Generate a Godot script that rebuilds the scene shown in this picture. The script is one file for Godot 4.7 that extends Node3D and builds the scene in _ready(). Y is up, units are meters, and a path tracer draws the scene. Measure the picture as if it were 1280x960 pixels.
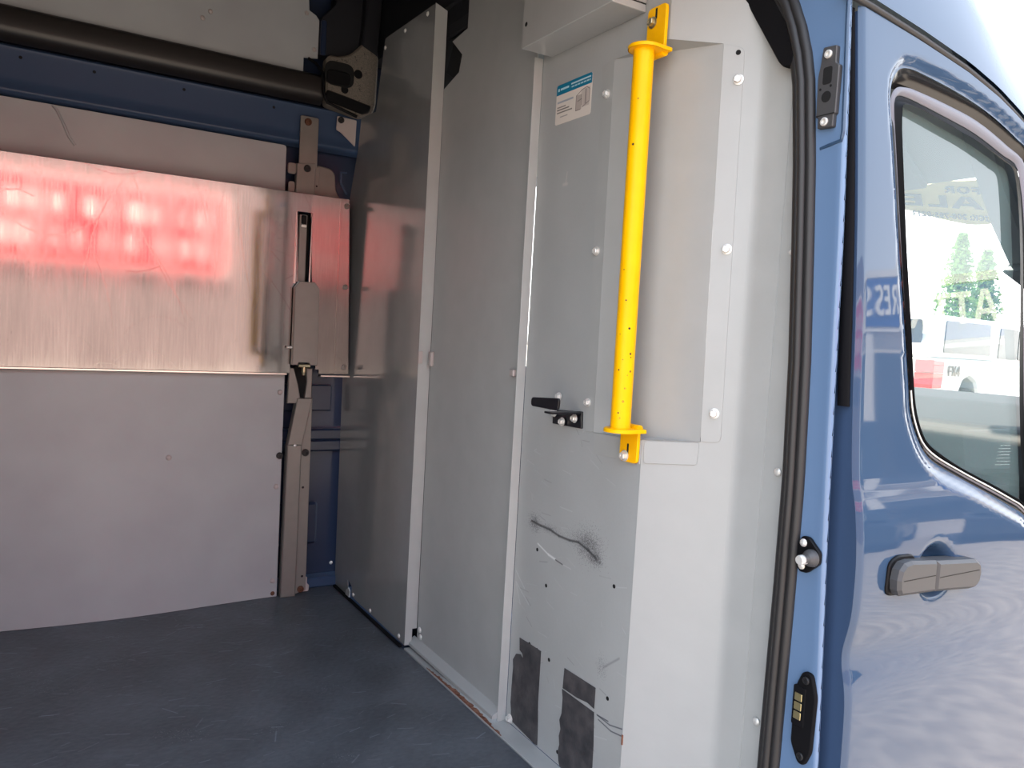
extends Node3D
# A delivery van seen through its open sliding door. x runs forward, y up, z to the open (right) side; the cargo floor is y = 0.

var M := {}
var rng := RandomNumberGenerator.new()
var unlit_count := 0

# ---------------------------------------------------------------- helpers: objects
func tag(o: Node, label := "", category := "", group := "", kind := "") -> void:
	if label: o.set_meta("label", label)
	if category: o.set_meta("category", category)
	if group: o.set_meta("group", group)
	if kind: o.set_meta("kind", kind)

var taken := {}
func numbered(called: String) -> String:
	if not taken.has(called):
		taken[called] = 0
		return called
	taken[called] += 1
	return "%s_%03d" % [called, taken[called]]

func thing(called: String, label: String, category: String, at := Vector3.ZERO, group := "") -> Node3D:
	var o := Node3D.new()
	o.name = numbered(called)
	add_child(o)
	o.position = at
	tag(o, label, category, group)
	return o

# commits st (built in world coordinates) as one mesh under parent
func obj(called: String, st: SurfaceTool, m: Material, parent: Node = null) -> MeshInstance3D:
	var o := MeshInstance3D.new()
	o.name = called if parent else numbered(called)
	o.mesh = st.commit()
	o.material_override = m
	(parent if parent else self).add_child(o, true)
	if parent is Node3D:
		var off := Vector3.ZERO
		var p: Node = parent
		while p is Node3D and p != self:
			off += (p as Node3D).position
			p = p.get_parent()
		o.position = -off
	return o

func struct(called: String, st: SurfaceTool, m: Material) -> MeshInstance3D:
	var o := obj(called, st, m)
	tag(o, "", "", "", "structure")
	return o

func new_st() -> SurfaceTool:
	var st := SurfaceTool.new()
	st.begin(Mesh.PRIMITIVE_TRIANGLES)
	return st

# ---------------------------------------------------------------- helpers: geometry
func tri(st: SurfaceTool, a: Vector3, b: Vector3, c: Vector3, n: Vector3, ua := Vector2.ZERO, ub := Vector2.ZERO, uc := Vector2.ZERO) -> void:
	if (b - a).cross(c - a).dot(n) > 0.0:
		var t := b
		b = c
		c = t
		var u := ub
		ub = uc
		uc = u
	st.set_normal(n); st.set_uv(ua); st.add_vertex(a)
	st.set_normal(n); st.set_uv(ub); st.add_vertex(b)
	st.set_normal(n); st.set_uv(uc); st.add_vertex(c)

func quad(st: SurfaceTool, a: Vector3, b: Vector3, c: Vector3, d: Vector3, n: Vector3) -> void:
	tri(st, a, b, c, n)
	tri(st, a, c, d, n)

func tri_n(st: SurfaceTool, p: Array, n: Array) -> void:   # smooth triangle, normals decide the side
	var o := [0, 1, 2]
	if ((p[1] - p[0]) as Vector3).cross(p[2] - p[0]).dot(n[0] + n[1] + n[2]) > 0.0:
		o = [0, 2, 1]
	for k in o:
		st.set_normal(n[k])
		st.set_uv(Vector2.ZERO)
		st.add_vertex(p[k])

func pv(a: Array) -> PackedVector2Array:
	var r := PackedVector2Array()
	for q in a:
		r.append(Vector2(q[0], q[1]))
	return r

func rect(x0: float, y0: float, x1: float, y1: float) -> PackedVector2Array:
	return PackedVector2Array([Vector2(x0, y0), Vector2(x1, y0), Vector2(x1, y1), Vector2(x0, y1)])

func round_rect(x0: float, y0: float, x1: float, y1: float, r: float, n := 4) -> PackedVector2Array:
	return rounded(rect(x0, y0, x1, y1), r, n)

func disc(cx: float, cy: float, r: float, n := 16) -> PackedVector2Array:
	var p := PackedVector2Array()
	for i in n:
		p.append(Vector2(cx + r * cos(TAU * i / n), cy + r * sin(TAU * i / n)))
	return p

func rounded(p: PackedVector2Array, r: float, n := 4) -> PackedVector2Array:
	var q := PackedVector2Array()
	for i in p.size():
		var a := p[(i + p.size() - 1) % p.size()]
		var b := p[i]
		var c := p[(i + 1) % p.size()]
		var rr := minf(r, 0.45 * minf(a.distance_to(b), b.distance_to(c)))
		var s := b + (a - b).normalized() * rr
		var e := b + (c - b).normalized() * rr
		for k in n + 1:
			var t := float(k) / n
			q.append(s.lerp(b, t).lerp(b.lerp(e, t), t))
	return q

func inset(p: PackedVector2Array, d: float) -> PackedVector2Array:   # p runs counter-clockwise
	var q := PackedVector2Array()
	for i in p.size():
		var a := p[(i + p.size() - 1) % p.size()]
		var b := p[i]
		var c := p[(i + 1) % p.size()]
		var e1 := (b - a).normalized()
		var e2 := (c - b).normalized()
		var n1 := Vector2(-e1.y, e1.x)
		var n2 := Vector2(-e2.y, e2.x)
		var m := (n1 + n2).normalized()
		q.append(b + m * d / maxf(0.35, m.dot(n1)))
	return q

# a plate: outline poly in the plane (o, ax, ay); its face looks along ax x ay, its body lies behind
func slab(st: SurfaceTool, poly: PackedVector2Array, o: Vector3, ax: Vector3, ay: Vector3, th: float, bev := 0.0, uvs := 1.0, back := true) -> void:
	var area := 0.0
	for i in poly.size():
		area += poly[i].cross(poly[(i + 1) % poly.size()])
	if area < 0.0:
		poly = poly.duplicate()
		poly.reverse()
	var n := ax.cross(ay).normalized()
	var top := inset(poly, bev) if bev > 0.0 else poly
	var idx := Geometry2D.triangulate_polygon(top)
	while idx.is_empty() and bev > 0.0:   # the bevel is too wide for this outline
		bev = bev * 0.6 if bev > 0.0003 else 0.0
		top = inset(poly, bev) if bev > 0.0 else poly
		idx = Geometry2D.triangulate_polygon(top)
	if idx.is_empty(): print("no triangles for ", poly)
	for i in range(0, idx.size(), 3):
		var a := top[idx[i]]
		var b := top[idx[i + 1]]
		var c := top[idx[i + 2]]
		tri(st, o + ax * a.x + ay * a.y, o + ax * b.x + ay * b.y, o + ax * c.x + ay * c.y, n, a * uvs, b * uvs, c * uvs)
		if back:
			var k := -n * th
			tri(st, o + ax * a.x + ay * a.y + k, o + ax * b.x + ay * b.y + k, o + ax * c.x + ay * c.y + k, -n)
	for i in poly.size():
		var j := (i + 1) % poly.size()
		var e := poly[j] - poly[i]
		if e.length() < 1e-7:
			continue
		var w := (ax * e.y - ay * e.x).normalized()
		var a := o + ax * poly[i].x + ay * poly[i].y
		var b := o + ax * poly[j].x + ay * poly[j].y
		if bev > 0.0:
			var ta := o + ax * top[i].x + ay * top[i].y
			var tb := o + ax * top[j].x + ay * top[j].y
			quad(st, a - n * bev, b - n * bev, tb, ta, (w + n).normalized())
		quad(st, a - n * th, b - n * th, b - n * bev, a - n * bev, w)

func box(st: SurfaceTool, lo: Vector3, hi: Vector3, bev := 0.0) -> void:
	var sx := absf(hi.x - lo.x)
	var sy := absf(hi.y - lo.y)
	var sz := absf(hi.z - lo.z)
	rbox(st, (lo + hi) / 2.0, Vector3(sx, sy, sz), Basis(), bev)

func rbox(st: SurfaceTool, c: Vector3, s: Vector3, b: Basis, bev := 0.0) -> void:
	var h := s / 2.0
	var e := minf(bev, 0.45 * minf(s.x, minf(s.y, s.z)))
	for ax in 3:
		var u := (ax + 1) % 3
		var v := (ax + 2) % 3
		for sg in [-1.0, 1.0]:
			var n := Vector3.ZERO
			n[ax] = sg
			var p := []
			for q in [[-1, -1], [1, -1], [1, 1], [-1, 1]]:
				var w := Vector3.ZERO
				w[ax] = sg * h[ax]
				w[u] = q[0] * (h[u] - e)
				w[v] = q[1] * (h[v] - e)
				p.append(c + b * w)
			quad(st, p[0], p[1], p[2], p[3], b * n)
	if e <= 0.0:
		return
	for ax in 3:
		var u := (ax + 1) % 3
		var v := (ax + 2) % 3
		for su in [-1.0, 1.0]:
			for sv in [-1.0, 1.0]:
				var p := []
				for q in [[-1, 0], [1, 0], [1, 1], [-1, 1]]:
					var w := Vector3.ZERO
					w[ax] = q[0] * (h[ax] - e)
					w[u] = su * (h[u] - (0.0 if q[1] == 0 else e))
					w[v] = sv * (h[v] - (e if q[1] == 0 else 0.0))
					p.append(c + b * w)
				var n := Vector3.ZERO
				n[u] = su
				n[v] = sv
				quad(st, p[0], p[1], p[2], p[3], (b * n).normalized())
	for sx in [-1.0, 1.0]:
		for sy in [-1.0, 1.0]:
			for sz in [-1.0, 1.0]:
				var sg := Vector3(sx, sy, sz)
				var p := []
				for ax in 3:
					var w := Vector3.ZERO
					for k in 3:
						w[k] = sg[k] * (h[k] - (0.0 if k == ax else e))
					p.append(c + b * w)
				tri(st, p[0], p[1], p[2], (b * sg).normalized())

# a round bar along a path
func tube(st: SurfaceTool, path: Array, r: float, seg := 12, caps := true) -> void:
	var rings := []
	var normals := []
	var side := Vector3.ZERO
	for i in path.size():
		var a: Vector3 = path[maxi(i - 1, 0)]
		var b: Vector3 = path[mini(i + 1, path.size() - 1)]
		var t := (b - a).normalized()
		if side == Vector3.ZERO:
			side = t.cross(Vector3.UP if absf(t.y) < 0.9 else Vector3.RIGHT).normalized()
		side = (side - t * side.dot(t)).normalized()
		var other := t.cross(side)
		var ring := []
		var ns := []
		for k in seg:
			var n := side * cos(TAU * k / seg) + other * sin(TAU * k / seg)
			ring.append((path[i] as Vector3) + n * r)
			ns.append(n)
		rings.append(ring)
		normals.append(ns)
	for i in path.size() - 1:
		for k in seg:
			var l := (k + 1) % seg
			tri_n(st, [rings[i][k], rings[i][l], rings[i + 1][l]], [normals[i][k], normals[i][l], normals[i + 1][l]])
			tri_n(st, [rings[i][k], rings[i + 1][l], rings[i + 1][k]], [normals[i][k], normals[i + 1][l], normals[i + 1][k]])
	if caps:
		for e in [0, path.size() - 1]:
			var t: Vector3 = ((path[0] - path[1]) if e == 0 else (path[e] - path[e - 1])).normalized()
			for k in range(1, seg - 1):
				tri(st, rings[e][0], rings[e][k], rings[e][k + 1], t)

# a turned shape: profile of [radius, height] pairs about an axis
func lathe(st: SurfaceTool, prof: Array, at: Vector3, axis: Vector3, seg := 16, flat := false) -> void:
	axis = axis.normalized()
	var s := axis.cross(Vector3.UP if absf(axis.y) < 0.9 else Vector3.RIGHT).normalized()
	var o := axis.cross(s)
	for i in prof.size() - 1:
		var r0: float = prof[i][0]
		var r1: float = prof[i + 1][0]
		var h0: float = prof[i][1]
		var h1: float = prof[i + 1][1]
		var slope := Vector2(h1 - h0, r0 - r1).normalized()
		for k in seg:
			var a0 := TAU * k / seg
			var a1 := TAU * (k + 1) / seg
			var am := (a0 + a1) / 2.0
			var d0 := s * cos(a0) + o * sin(a0)
			var d1 := s * cos(a1) + o * sin(a1)
			var dm := s * cos(am) + o * sin(am)
			var n0 := (d0 if not flat else dm) * slope.x + axis * slope.y
			var n1 := (d1 if not flat else dm) * slope.x + axis * slope.y
			var p00 := at + d0 * r0 + axis * h0
			var p01 := at + d1 * r0 + axis * h0
			var p10 := at + d0 * r1 + axis * h1
			var p11 := at + d1 * r1 + axis * h1
			if r0 > 1e-6:
				tri_n(st, [p00, p01, p11 if r1 > 1e-6 else p10], [n0, n1, n1])
			if r1 > 1e-6:
				tri_n(st, [p00, p11, p10], [n0, n1, n0])

# a grid of points with smooth normals looking towards «side»
func sheet(st: SurfaceTool, rows: Array, side: Vector3) -> void:
	var h := rows.size()
	var w: int = rows[0].size()
	var ns := []
	for i in h:
		var line := []
		for j in w:
			var du: Vector3 = rows[i][mini(j + 1, w - 1)] - rows[i][maxi(j - 1, 0)]
			var dv: Vector3 = rows[mini(i + 1, h - 1)][j] - rows[maxi(i - 1, 0)][j]
			var n := du.cross(dv).normalized()
			line.append(n if n.dot(side) > 0.0 else -n)
		ns.append(line)
	for i in h - 1:
		for j in w - 1:
			tri_n(st, [rows[i][j], rows[i][j + 1], rows[i + 1][j + 1]], [ns[i][j], ns[i][j + 1], ns[i + 1][j + 1]])
			tri_n(st, [rows[i][j], rows[i + 1][j + 1], rows[i + 1][j]], [ns[i][j], ns[i + 1][j + 1], ns[i + 1][j]])

const X := Vector3.RIGHT
const Y := Vector3.UP
const Z := Vector3.BACK

func turned(n: Vector3) -> Basis:   # local y along n
	n = n.normalized()
	var s := n.cross(Y if absf(n.y) < 0.9 else X).normalized()
	return Basis(s, n, s.cross(n))

var bolt_meshes := {}
func fixing(called: String, parent: Node, at: Vector3, n: Vector3, shape: String, r: float, m: Material) -> MeshInstance3D:
	var key := shape + str(r)
	if not bolt_meshes.has(key):
		var st := new_st()
		if shape == "hex":
			lathe(st, [[0.0, 0.0], [r * 1.35, 0.0], [r * 1.35, r * 0.18], [r * 0.9, r * 0.3]], Vector3.ZERO, Y, 18)
			lathe(st, [[r, r * 0.2], [r, r * 0.95], [r * 0.85, r * 1.15], [r * 0.45, r * 1.15], [r * 0.4, r * 1.02], [0.0, r * 1.02]], Vector3.ZERO, Y, 6, true)
		elif shape == "dome":
			lathe(st, [[r, 0.0], [r * 0.96, r * 0.18], [r * 0.75, r * 0.4], [r * 0.4, r * 0.54], [0.0, r * 0.58]], Vector3.ZERO, Y, 16)
		elif shape == "socket":
			lathe(st, [[r, 0.0], [r, r * 0.35], [r * 0.85, r * 0.5], [r * 0.5, r * 0.5], [r * 0.42, r * 0.1], [0.0, r * 0.1]], Vector3.ZERO, Y, 16)
		elif shape == "hole":
			lathe(st, [[r, 0.0], [r * 0.97, 0.0004], [r * 0.8, 0.00042], [0.0, 0.0003]], Vector3.ZERO, Y, 14)
		bolt_meshes[key] = st.commit()
	var o := MeshInstance3D.new()
	o.name = called
	o.mesh = bolt_meshes[key]
	o.material_override = m
	parent.add_child(o, true)
	var off := Vector3.ZERO
	var p: Node = parent
	while p is Node3D and p != self:
		off += (p as Node3D).position
		p = p.get_parent()
	o.transform = Transform3D(turned(n), at - off)
	return o

func lettering(called: String, parent: Node, words: String, at: Vector3, right: Vector3, up: Vector3, height: float, width: float, depth: float, m: Material, font_weight := 700) -> MeshInstance3D:
	var f := SystemFont.new()
	f.font_names = PackedStringArray(["Droid Sans"])
	f.font_weight = font_weight
	var t := TextMesh.new()
	t.font = f
	t.text = words
	t.font_size = 64
	t.pixel_size = 0.01
	t.depth = depth
	t.curve_step = 2.0
	var o := MeshInstance3D.new()
	o.name = called
	o.mesh = t
	o.material_override = m
	parent.add_child(o, true)
	var s := t.get_aabb().size
	var off := Vector3.ZERO
	var p: Node = parent
	while p is Node3D and p != self:
		off += (p as Node3D).position
		p = p.get_parent()
	var c := t.get_aabb().get_center()
	var b := Basis(right * (width / s.x), up * (height / s.y), right.cross(up))
	o.transform = Transform3D(b, at - off - b * Vector3(c.x, c.y, 0))
	return o

# ---------------------------------------------------------------- materials
func noise_tex(freq: float, seed_: int, as_normal := false, bump := 1.0, size := 512, octaves := 4) -> NoiseTexture2D:
	var n := FastNoiseLite.new()
	n.seed = seed_
	n.frequency = freq
	n.fractal_octaves = octaves
	var t := NoiseTexture2D.new()
	t.width = size
	t.height = size
	t.seamless = true
	t.noise = n
	t.as_normal_map = as_normal
	t.bump_strength = bump
	return t

func ramp_tex(freq: float, seed_: int, a: Color, b: Color, size := 512, octaves := 4) -> NoiseTexture2D:
	var t := noise_tex(freq, seed_, false, 1.0, size, octaves)
	var g := Gradient.new()
	g.set_color(0, a)
	g.set_color(1, b)
	t.color_ramp = g
	return t

func mat(called: String, c: Color, rough := 0.5, metal := 0.0, spec := 0.5) -> StandardMaterial3D:
	var m := StandardMaterial3D.new()
	m.resource_name = called
	m.albedo_color = c
	m.roughness = rough
	m.metallic = metal
	m.metallic_specular = spec
	M[called] = m
	return m

func c8(r: int, g: int, b: int) -> Color:
	return Color(r / 255.0, g / 255.0, b / 255.0)

func tri_uv(m: StandardMaterial3D, s: float) -> void:
	m.uv1_triplanar = true
	m.uv1_world_triplanar = true
	m.uv1_scale = Vector3(s, s, s)

func img_tex(im: Image) -> ImageTexture:
	return ImageTexture.create_from_image(im)

func stroke(im: Image, a: Vector2, b: Vector2, w: float, c: Color, strength: float) -> void:   # soft line
	var lo := Vector2(minf(a.x, b.x), minf(a.y, b.y)) - Vector2(w, w) * 1.5
	var hi := Vector2(maxf(a.x, b.x), maxf(a.y, b.y)) + Vector2(w, w) * 1.5
	for y in range(maxi(0, int(lo.y)), mini(im.get_height(), int(hi.y) + 1)):
		for x in range(maxi(0, int(lo.x)), mini(im.get_width(), int(hi.x) + 1)):
			var p := Vector2(x, y)
			var t := clampf((p - a).dot(b - a) / maxf((b - a).length_squared(), 1e-6), 0, 1)
			var d := p.distance_to(a.lerp(b, t))
			var k := strength * clampf(1.2 - d / w, 0, 1)
			if k > 0.0:
				im.set_pixel(x, y, im.get_pixel(x, y).lerp(c, k))

func speckle(im: Image, c: Vector2, rx: float, ry: float, n: int, col: Color, k: float) -> void:
	for i in n:
		var p := c + Vector2(rng.randfn() * rx, rng.randfn() * ry)
		var x := int(p.x)
		var y := int(p.y)
		if x >= 0 and y >= 0 and x < im.get_width() and y < im.get_height():
			im.set_pixel(x, y, im.get_pixel(x, y).lerp(col, k * rng.randf_range(0.4, 1.0)))

func make_materials() -> void:
	var peel := noise_tex(0.09, 3, true, 1.2)
	var cloud := ramp_tex(0.012, 5, Color(0.965, 0.965, 0.965), Color(1, 1, 1))
	var m := mat("grey_paint", c8(168, 170, 170), 0.33)
	m.albedo_texture = cloud
	m.normal_enabled = true
	m.normal_texture = peel
	m.normal_scale = 0.035
	tri_uv(m, 1.6)
	m = mat("dark_grey_paint", c8(136, 138, 139), 0.14, 0.0, 0.75)
	m.albedo_texture = cloud
	m.normal_enabled = true
	m.normal_texture = peel
	m.normal_scale = 0.015
	tri_uv(m, 1.6)
	m = mat("board", c8(166, 169, 172), 0.45)
	m.albedo_texture = ramp_tex(0.008, 8, Color(0.95, 0.94, 0.945), Color(1, 1, 1))
	m.normal_enabled = true
	m.normal_texture = noise_tex(0.01, 9, true, 3.0)
	m.normal_scale = 0.1
	tri_uv(m, 1.0)
	mat("rivet", c8(172, 162, 160), 0.45)
	m = mat("steel_grey", c8(132, 128, 124), 0.42, 0.35)
	m.albedo_texture = cloud
	tri_uv(m, 3.0)
	mat("bolt", c8(226, 225, 222), 0.35, 0.45)
	mat("brass_bolt", c8(190, 180, 150), 0.35, 0.9)
	m = mat("rusty_bolt", c8(120, 78, 58), 0.7, 0.2)
	m.albedo_texture = ramp_tex(0.05, 18, Color(0.6, 0.55, 0.5), Color(1, 1, 1), 256)
	tri_uv(m, 20.0)
	mat("dark_bolt", c8(38, 38, 40), 0.5, 0.3)
	mat("hole", c8(6, 6, 8), 0.9)
	mat("black", c8(12, 12, 15), 0.5, 0.0, 0.3)
	mat("black_matte", c8(15, 15, 18), 0.8, 0.0, 0.25)
	m = mat("rubber", c8(38, 37, 38), 0.5)
	mat("rubber_grey", c8(104, 104, 112), 0.42)
	mat("hook_black", c8(10, 11, 20), 0.3)
	m = mat("yellow", c8(255, 192, 0), 0.4, 0.0, 0.3)
	m.albedo_texture = ramp_tex(0.02, 31, Color(0.97, 0.94, 0.9), Color(1, 1, 1), 256)
	tri_uv(m, 3.0)
	# blue metallic body paint under clear lacquer
	m = mat("blue_paint", c8(50, 71, 97), 0.5, 0.0, 0.1)
	m.clearcoat_enabled = true
	m.clearcoat = 0.95
	m.clearcoat_roughness = 0.03
	m = mat("blue_jamb", c8(92, 118, 152), 0.42)
	m.clearcoat_enabled = true
	m.clearcoat = 0.5
	m.clearcoat_roughness = 0.15
	m = mat("blue_satin", c8(54, 72, 100), 0.45, 0.0, 0.3)
	m.clearcoat_enabled = true
	m.clearcoat = 0.25
	m.clearcoat_roughness = 0.2
	m = mat("blue_dark", c8(32, 44, 68), 0.3, 0.1)
	m.clearcoat_enabled = true
	m.clearcoat = 0.6
	m.clearcoat_roughness = 0.12
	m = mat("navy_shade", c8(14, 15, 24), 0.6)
	m = mat("gloss_black", c8(24, 23, 24), 0.12)
	mat("handle_grey", c8(64, 64, 66), 0.5)
	m = mat("rail_black", c8(34, 30, 29), 0.38)
	# the cargo floor: worn blue-black sheet with pale scuffs
	var im := Image.create(1024, 1024, false, Image.FORMAT_RGB8)
	var fn := FastNoiseLite.new()
	fn.seed = 11
	fn.frequency = 0.006
	fn.fractal_octaves = 5
	var fine := FastNoiseLite.new()
	fine.seed = 12
	fine.frequency = 0.12
	for y in 1024:
		for x in 1024:
			var v := 0.335 + 0.06 * fn.get_noise_2d(x, y) + 0.035 * fine.get_noise_2d(x * 0.5, y) + rng.randf_range(-0.012, 0.012)
			im.set_pixel(x, y, Color(v * 0.95, v * 1.0, v * 1.08))
	for i in 520:
		var p := Vector2(rng.randf() * 1024, rng.randf() * 1024)
		var a := rng.randfn() * 0.5
		stroke(im, p, p + Vector2(cos(a), sin(a)) * rng.randf_range(4, 34), 1.0, Color(0.62, 0.65, 0.69), rng.randf_range(0.15, 0.6))
	for i in 60:
		speckle(im, Vector2(rng.randf() * 1024, rng.randf() * 1024), 14, 8, 60, Color(0.66, 0.69, 0.72), 0.6)
	m = mat("floor", Color.WHITE, 0.42, 0.0, 0.5)
	m.albedo_texture = img_tex(im)
	m.normal_enabled = true
	m.normal_texture = noise_tex(0.15, 13, true, 3.0)
	m.normal_scale = 0.08
	tri_uv(m, 0.62)
	# mill-finish aluminium with vertical grain and scratches
	im = Image.create(1024, 640, false, Image.FORMAT_RGB8)
	var rough := Image.create(1024, 640, false, Image.FORMAT_RGB8)
	fn.frequency = 0.01
	for x in 1024:
		for y in 640:
			var g := fine.get_noise_2d(x * 3.0, y * 0.16)
			var big := fn.get_noise_2d(x * 1.5, y * 0.6)
			var v := 0.66 + 0.03 * g + 0.03 * big
			im.set_pixel(x, y, Color(v, v * 0.985, v * 0.97))
			var r := 0.088 + 0.035 * g + 0.03 * big
			rough.set_pixel(x, y, Color(r, r, r))
	for i in 170:
		var p := Vector2(rng.randf() * 1024, rng.randf() * 640)
		var a := rng.randf() * TAU
		var bend := rng.randfn() * 0.25
		var k := rng.randf_range(0.15, 0.5)
		for s in rng.randi_range(2, 9):
			var q := p + Vector2(cos(a), sin(a)) * 16.0
			stroke(im, p, q, 0.62, Color(0.42, 0.40, 0.38), k * 0.6)
			stroke(rough, p, q, 0.62, Color(0.5, 0.5, 0.5), k * 0.6)
			a += bend
			p = q
	for i in 26:
		speckle(im, Vector2(rng.randf() * 1024, rng.randf() * 640), 16, 10, 50, Color(0.4, 0.38, 0.36), 0.4)
	m = mat("aluminium", Color.WHITE, 1.0, 1.0)
	m.albedo_texture = img_tex(im)
	m.roughness_texture = img_tex(rough)
	m.roughness_texture_channel = BaseMaterial3D.TEXTURE_CHANNEL_RED
	m.uv1_scale = Vector3(1.0, 1.0, 1.0)
	m.normal_enabled = true
	m.normal_texture = noise_tex(0.004, 14, true, 4.0, 512, 2)
	m.normal_scale = 0.02
	mat("aluminium_edge", c8(225, 218, 212), 0.3, 1.0)
	# the right-hand partition sheet: scuffs, scratches, a black rub mark. 0.42 m x 1.6 m drawn at 2 mm a pixel, then finer
	im = Image.create(512, 1536, false, Image.FORMAT_RGB8)
	fn.frequency = 0.004
	for y in 1536:
		for x in 512:
			var v := 0.655 + 0.02 * fn.get_noise_2d(x, y) + 0.006 * fine.get_noise_2d(x, y)
			im.set_pixel(x, y, Color(v * 0.985, v, v * 1.005))
	var px := func(z: float, y: float) -> Vector2: return Vector2((z - 0.2) / 0.42 * 512.0, (1.5 - y) / 1.5 * 1536.0)
	var rub := [[0.262, 0.489], [0.30, 0.487], [0.335, 0.487], [0.37, 0.4815], [0.41, 0.482], [0.44, 0.486], [0.475, 0.478], [0.50, 0.47]]
	for i in rub.size() - 1:
		stroke(im, px.call(rub[i][0], rub[i][1]), px.call(rub[i + 1][0], rub[i + 1][1]), 3.2, Color(0.22, 0.22, 0.23), 0.75)
	speckle(im, px.call(0.275, 0.487), 14, 10, 900, Color(0.2, 0.2, 0.21), 0.7)
	speckle(im, px.call(0.33, 0.487), 30, 6, 700, Color(0.22, 0.22, 0.23), 0.5)
	speckle(im, px.call(0.475, 0.487), 26, 17, 2600, Color(0.2, 0.2, 0.21), 0.7)
	speckle(im, px.call(0.50, 0.468), 14, 8, 700, Color(0.17, 0.17, 0.18), 0.8)
	speckle(im, px.call(0.44, 0.490), 30, 10, 700, Color(0.25, 0.25, 0.26), 0.5)
	stroke(im, px.call(0.292, 0.445), px.call(0.335, 0.432), 2.4, Color(0.86, 0.87, 0.87), 0.9)
	stroke(im, px.call(0.335, 0.432), px.call(0.362, 0.4285), 3.4, Color(0.86, 0.87, 0.87), 0.9)
	stroke(im, px.call(0.362, 0.428), px.call(0.39, 0.425), 1.6, Color(0.2, 0.2, 0.2), 0.8)
	stroke(im, px.call(0.39, 0.425), px.call(0.42, 0.424), 1.4, Color(0.8, 0.8, 0.8), 0.5)
	for i in 70:
		var z := rng.randf_range(0.21, 0.6)
		var y := rng.randf_range(0.05, 0.75)
		var a := rng.randfn() * 0.5 - 0.35
		stroke(im, px.call(z, y), px.call(z + cos(a) * rng.randf_range(0.004, 0.05), y + sin(a) * 0.02), 1.1, Color(0.8, 0.82, 0.83) if rng.randf() < 0.7 else Color(0.32, 0.32, 0.33), rng.randf_range(0.12, 0.4))
	for s in [[0.21, 0.36, 0.25, 0.33], [0.212, 0.335, 0.27, 0.30], [0.214, 0.33, 0.235, 0.29]]:
		stroke(im, px.call(s[0], s[1]), px.call(s[2], s[3]), 1.6, Color(0.8, 0.82, 0.83), 0.5)
	for s in [[0.535, 0.165, 0.575, 0.163], [0.575, 0.163, 0.612, 0.172], [0.54, 0.158, 0.58, 0.153], [0.58, 0.153, 0.61, 0.158], [0.535, 0.165, 0.57, 0.168]]:
		stroke(im, px.call(s[0], s[1]), px.call(s[2], s[3]), 1.5, Color(0.2, 0.21, 0.25), 0.8)
	speckle(im, px.call(0.54, 0.262), 10, 12, 300, Color(0.25, 0.25, 0.26), 0.5)
	stroke(im, px.call(0.545, 0.265), px.call(0.59, 0.30), 3.0, Color(0.35, 0.35, 0.36), 0.35)
	stroke(im, px.call(0.308, 1.226), px.call(0.322, 1.226), 5.0, Color(0.75, 0.74, 0.73), 0.8)
	stroke(im, px.call(0.317, 1.226), px.call(0.320, 1.25), 2.5, Color(0.75, 0.74, 0.73), 0.8)
	speckle(im, px.call(0.225, 0.905), 14, 8, 300, Color(0.75, 0.76, 0.76), 0.3)
	m = mat("scuffed_paint", c8(255, 255, 255), 0.36)
	m.albedo_texture = img_tex(im)
	m.uv1_scale = Vector3(1.0 / 0.42, -1.0 / 1.5, 1)
	m.uv1_offset = Vector3(-0.2 / 0.42, 1.0, 0)
	# worn black tape
	m = mat("tape", c8(255, 255, 255), 0.55)
	m.albedo_texture = ramp_tex(0.012, 44, Color(0.20, 0.20, 0.215), Color(0.34, 0.325, 0.33), 512, 5)
	m.normal_enabled = true
	m.normal_texture = noise_tex(0.04, 45, true, 4.0)
	m.normal_scale = 0.2
	tri_uv(m, 3.0)
	m = mat("rust", Color.WHITE, 0.7)
	m.albedo_texture = ramp_tex(0.03, 47, Color(0.30, 0.15, 0.10), Color(0.62, 0.44, 0.36), 256, 5)
	tri_uv(m, 8.0)
	m = mat("speckled", Color.WHITE, 0.7)
	im = Image.create(256, 256, false, Image.FORMAT_RGB8)
	for y in 256:
		for x in 256:
			var v := 0.40 + 0.06 * fine.get_noise_2d(x * 2, y * 2) + rng.randf_range(-0.05, 0.05)
			im.set_pixel(x, y, Color(v, v * 0.93, v * 0.85))
	for i in 120:
		speckle(im, Vector2(rng.randf() * 256, rng.randf() * 256), 1.3, 1.3, 9, Color(0.1, 0.09, 0.1), 0.9)
	m.albedo_texture = img_tex(im)
	tri_uv(m, 2.6)
	# glass
	m = mat("window_glass", Color(0.80, 0.95, 0.95, 0.10), 0.0)
	m.transparency = BaseMaterial3D.TRANSPARENCY_ALPHA
	m.metallic_specular = 0.75
	m = mat("car_glass", c8(38, 46, 50), 0.06, 0.0, 0.4)
	# outside
	m = mat("asphalt", Color.WHITE, 0.9)
	m.albedo_texture = ramp_tex(0.03, 50, Color(0.54, 0.505, 0.47), Color(0.68, 0.645, 0.605), 512, 5)
	tri_uv(m, 0.35)
	mat("cream_wall", c8(205, 198, 188), 0.8)
	mat("white_wall", c8(228, 226, 222), 0.7)
	mat("lilac_wall", c8(132, 114, 113), 0.8)
	mat("red_sign", c8(222, 20, 44), 0.45)
	mat("white_sign", c8(246, 244, 238), 0.5)
	mat("blue_sign", c8(20, 62, 138), 0.45)
	mat("storefront", c8(44, 50, 58), 0.1, 0.0, 0.6)
	mat("white_car", c8(186, 194, 192), 0.35)
	mat("dark_car", c8(30, 36, 42), 0.25)
	mat("tail_red", c8(168, 14, 20), 0.2)
	mat("tail_pink", c8(200, 84, 90), 0.2)
	mat("tyre", c8(26, 26, 27), 0.85)
	mat("headliner", c8(150, 160, 162), 0.9)
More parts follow.
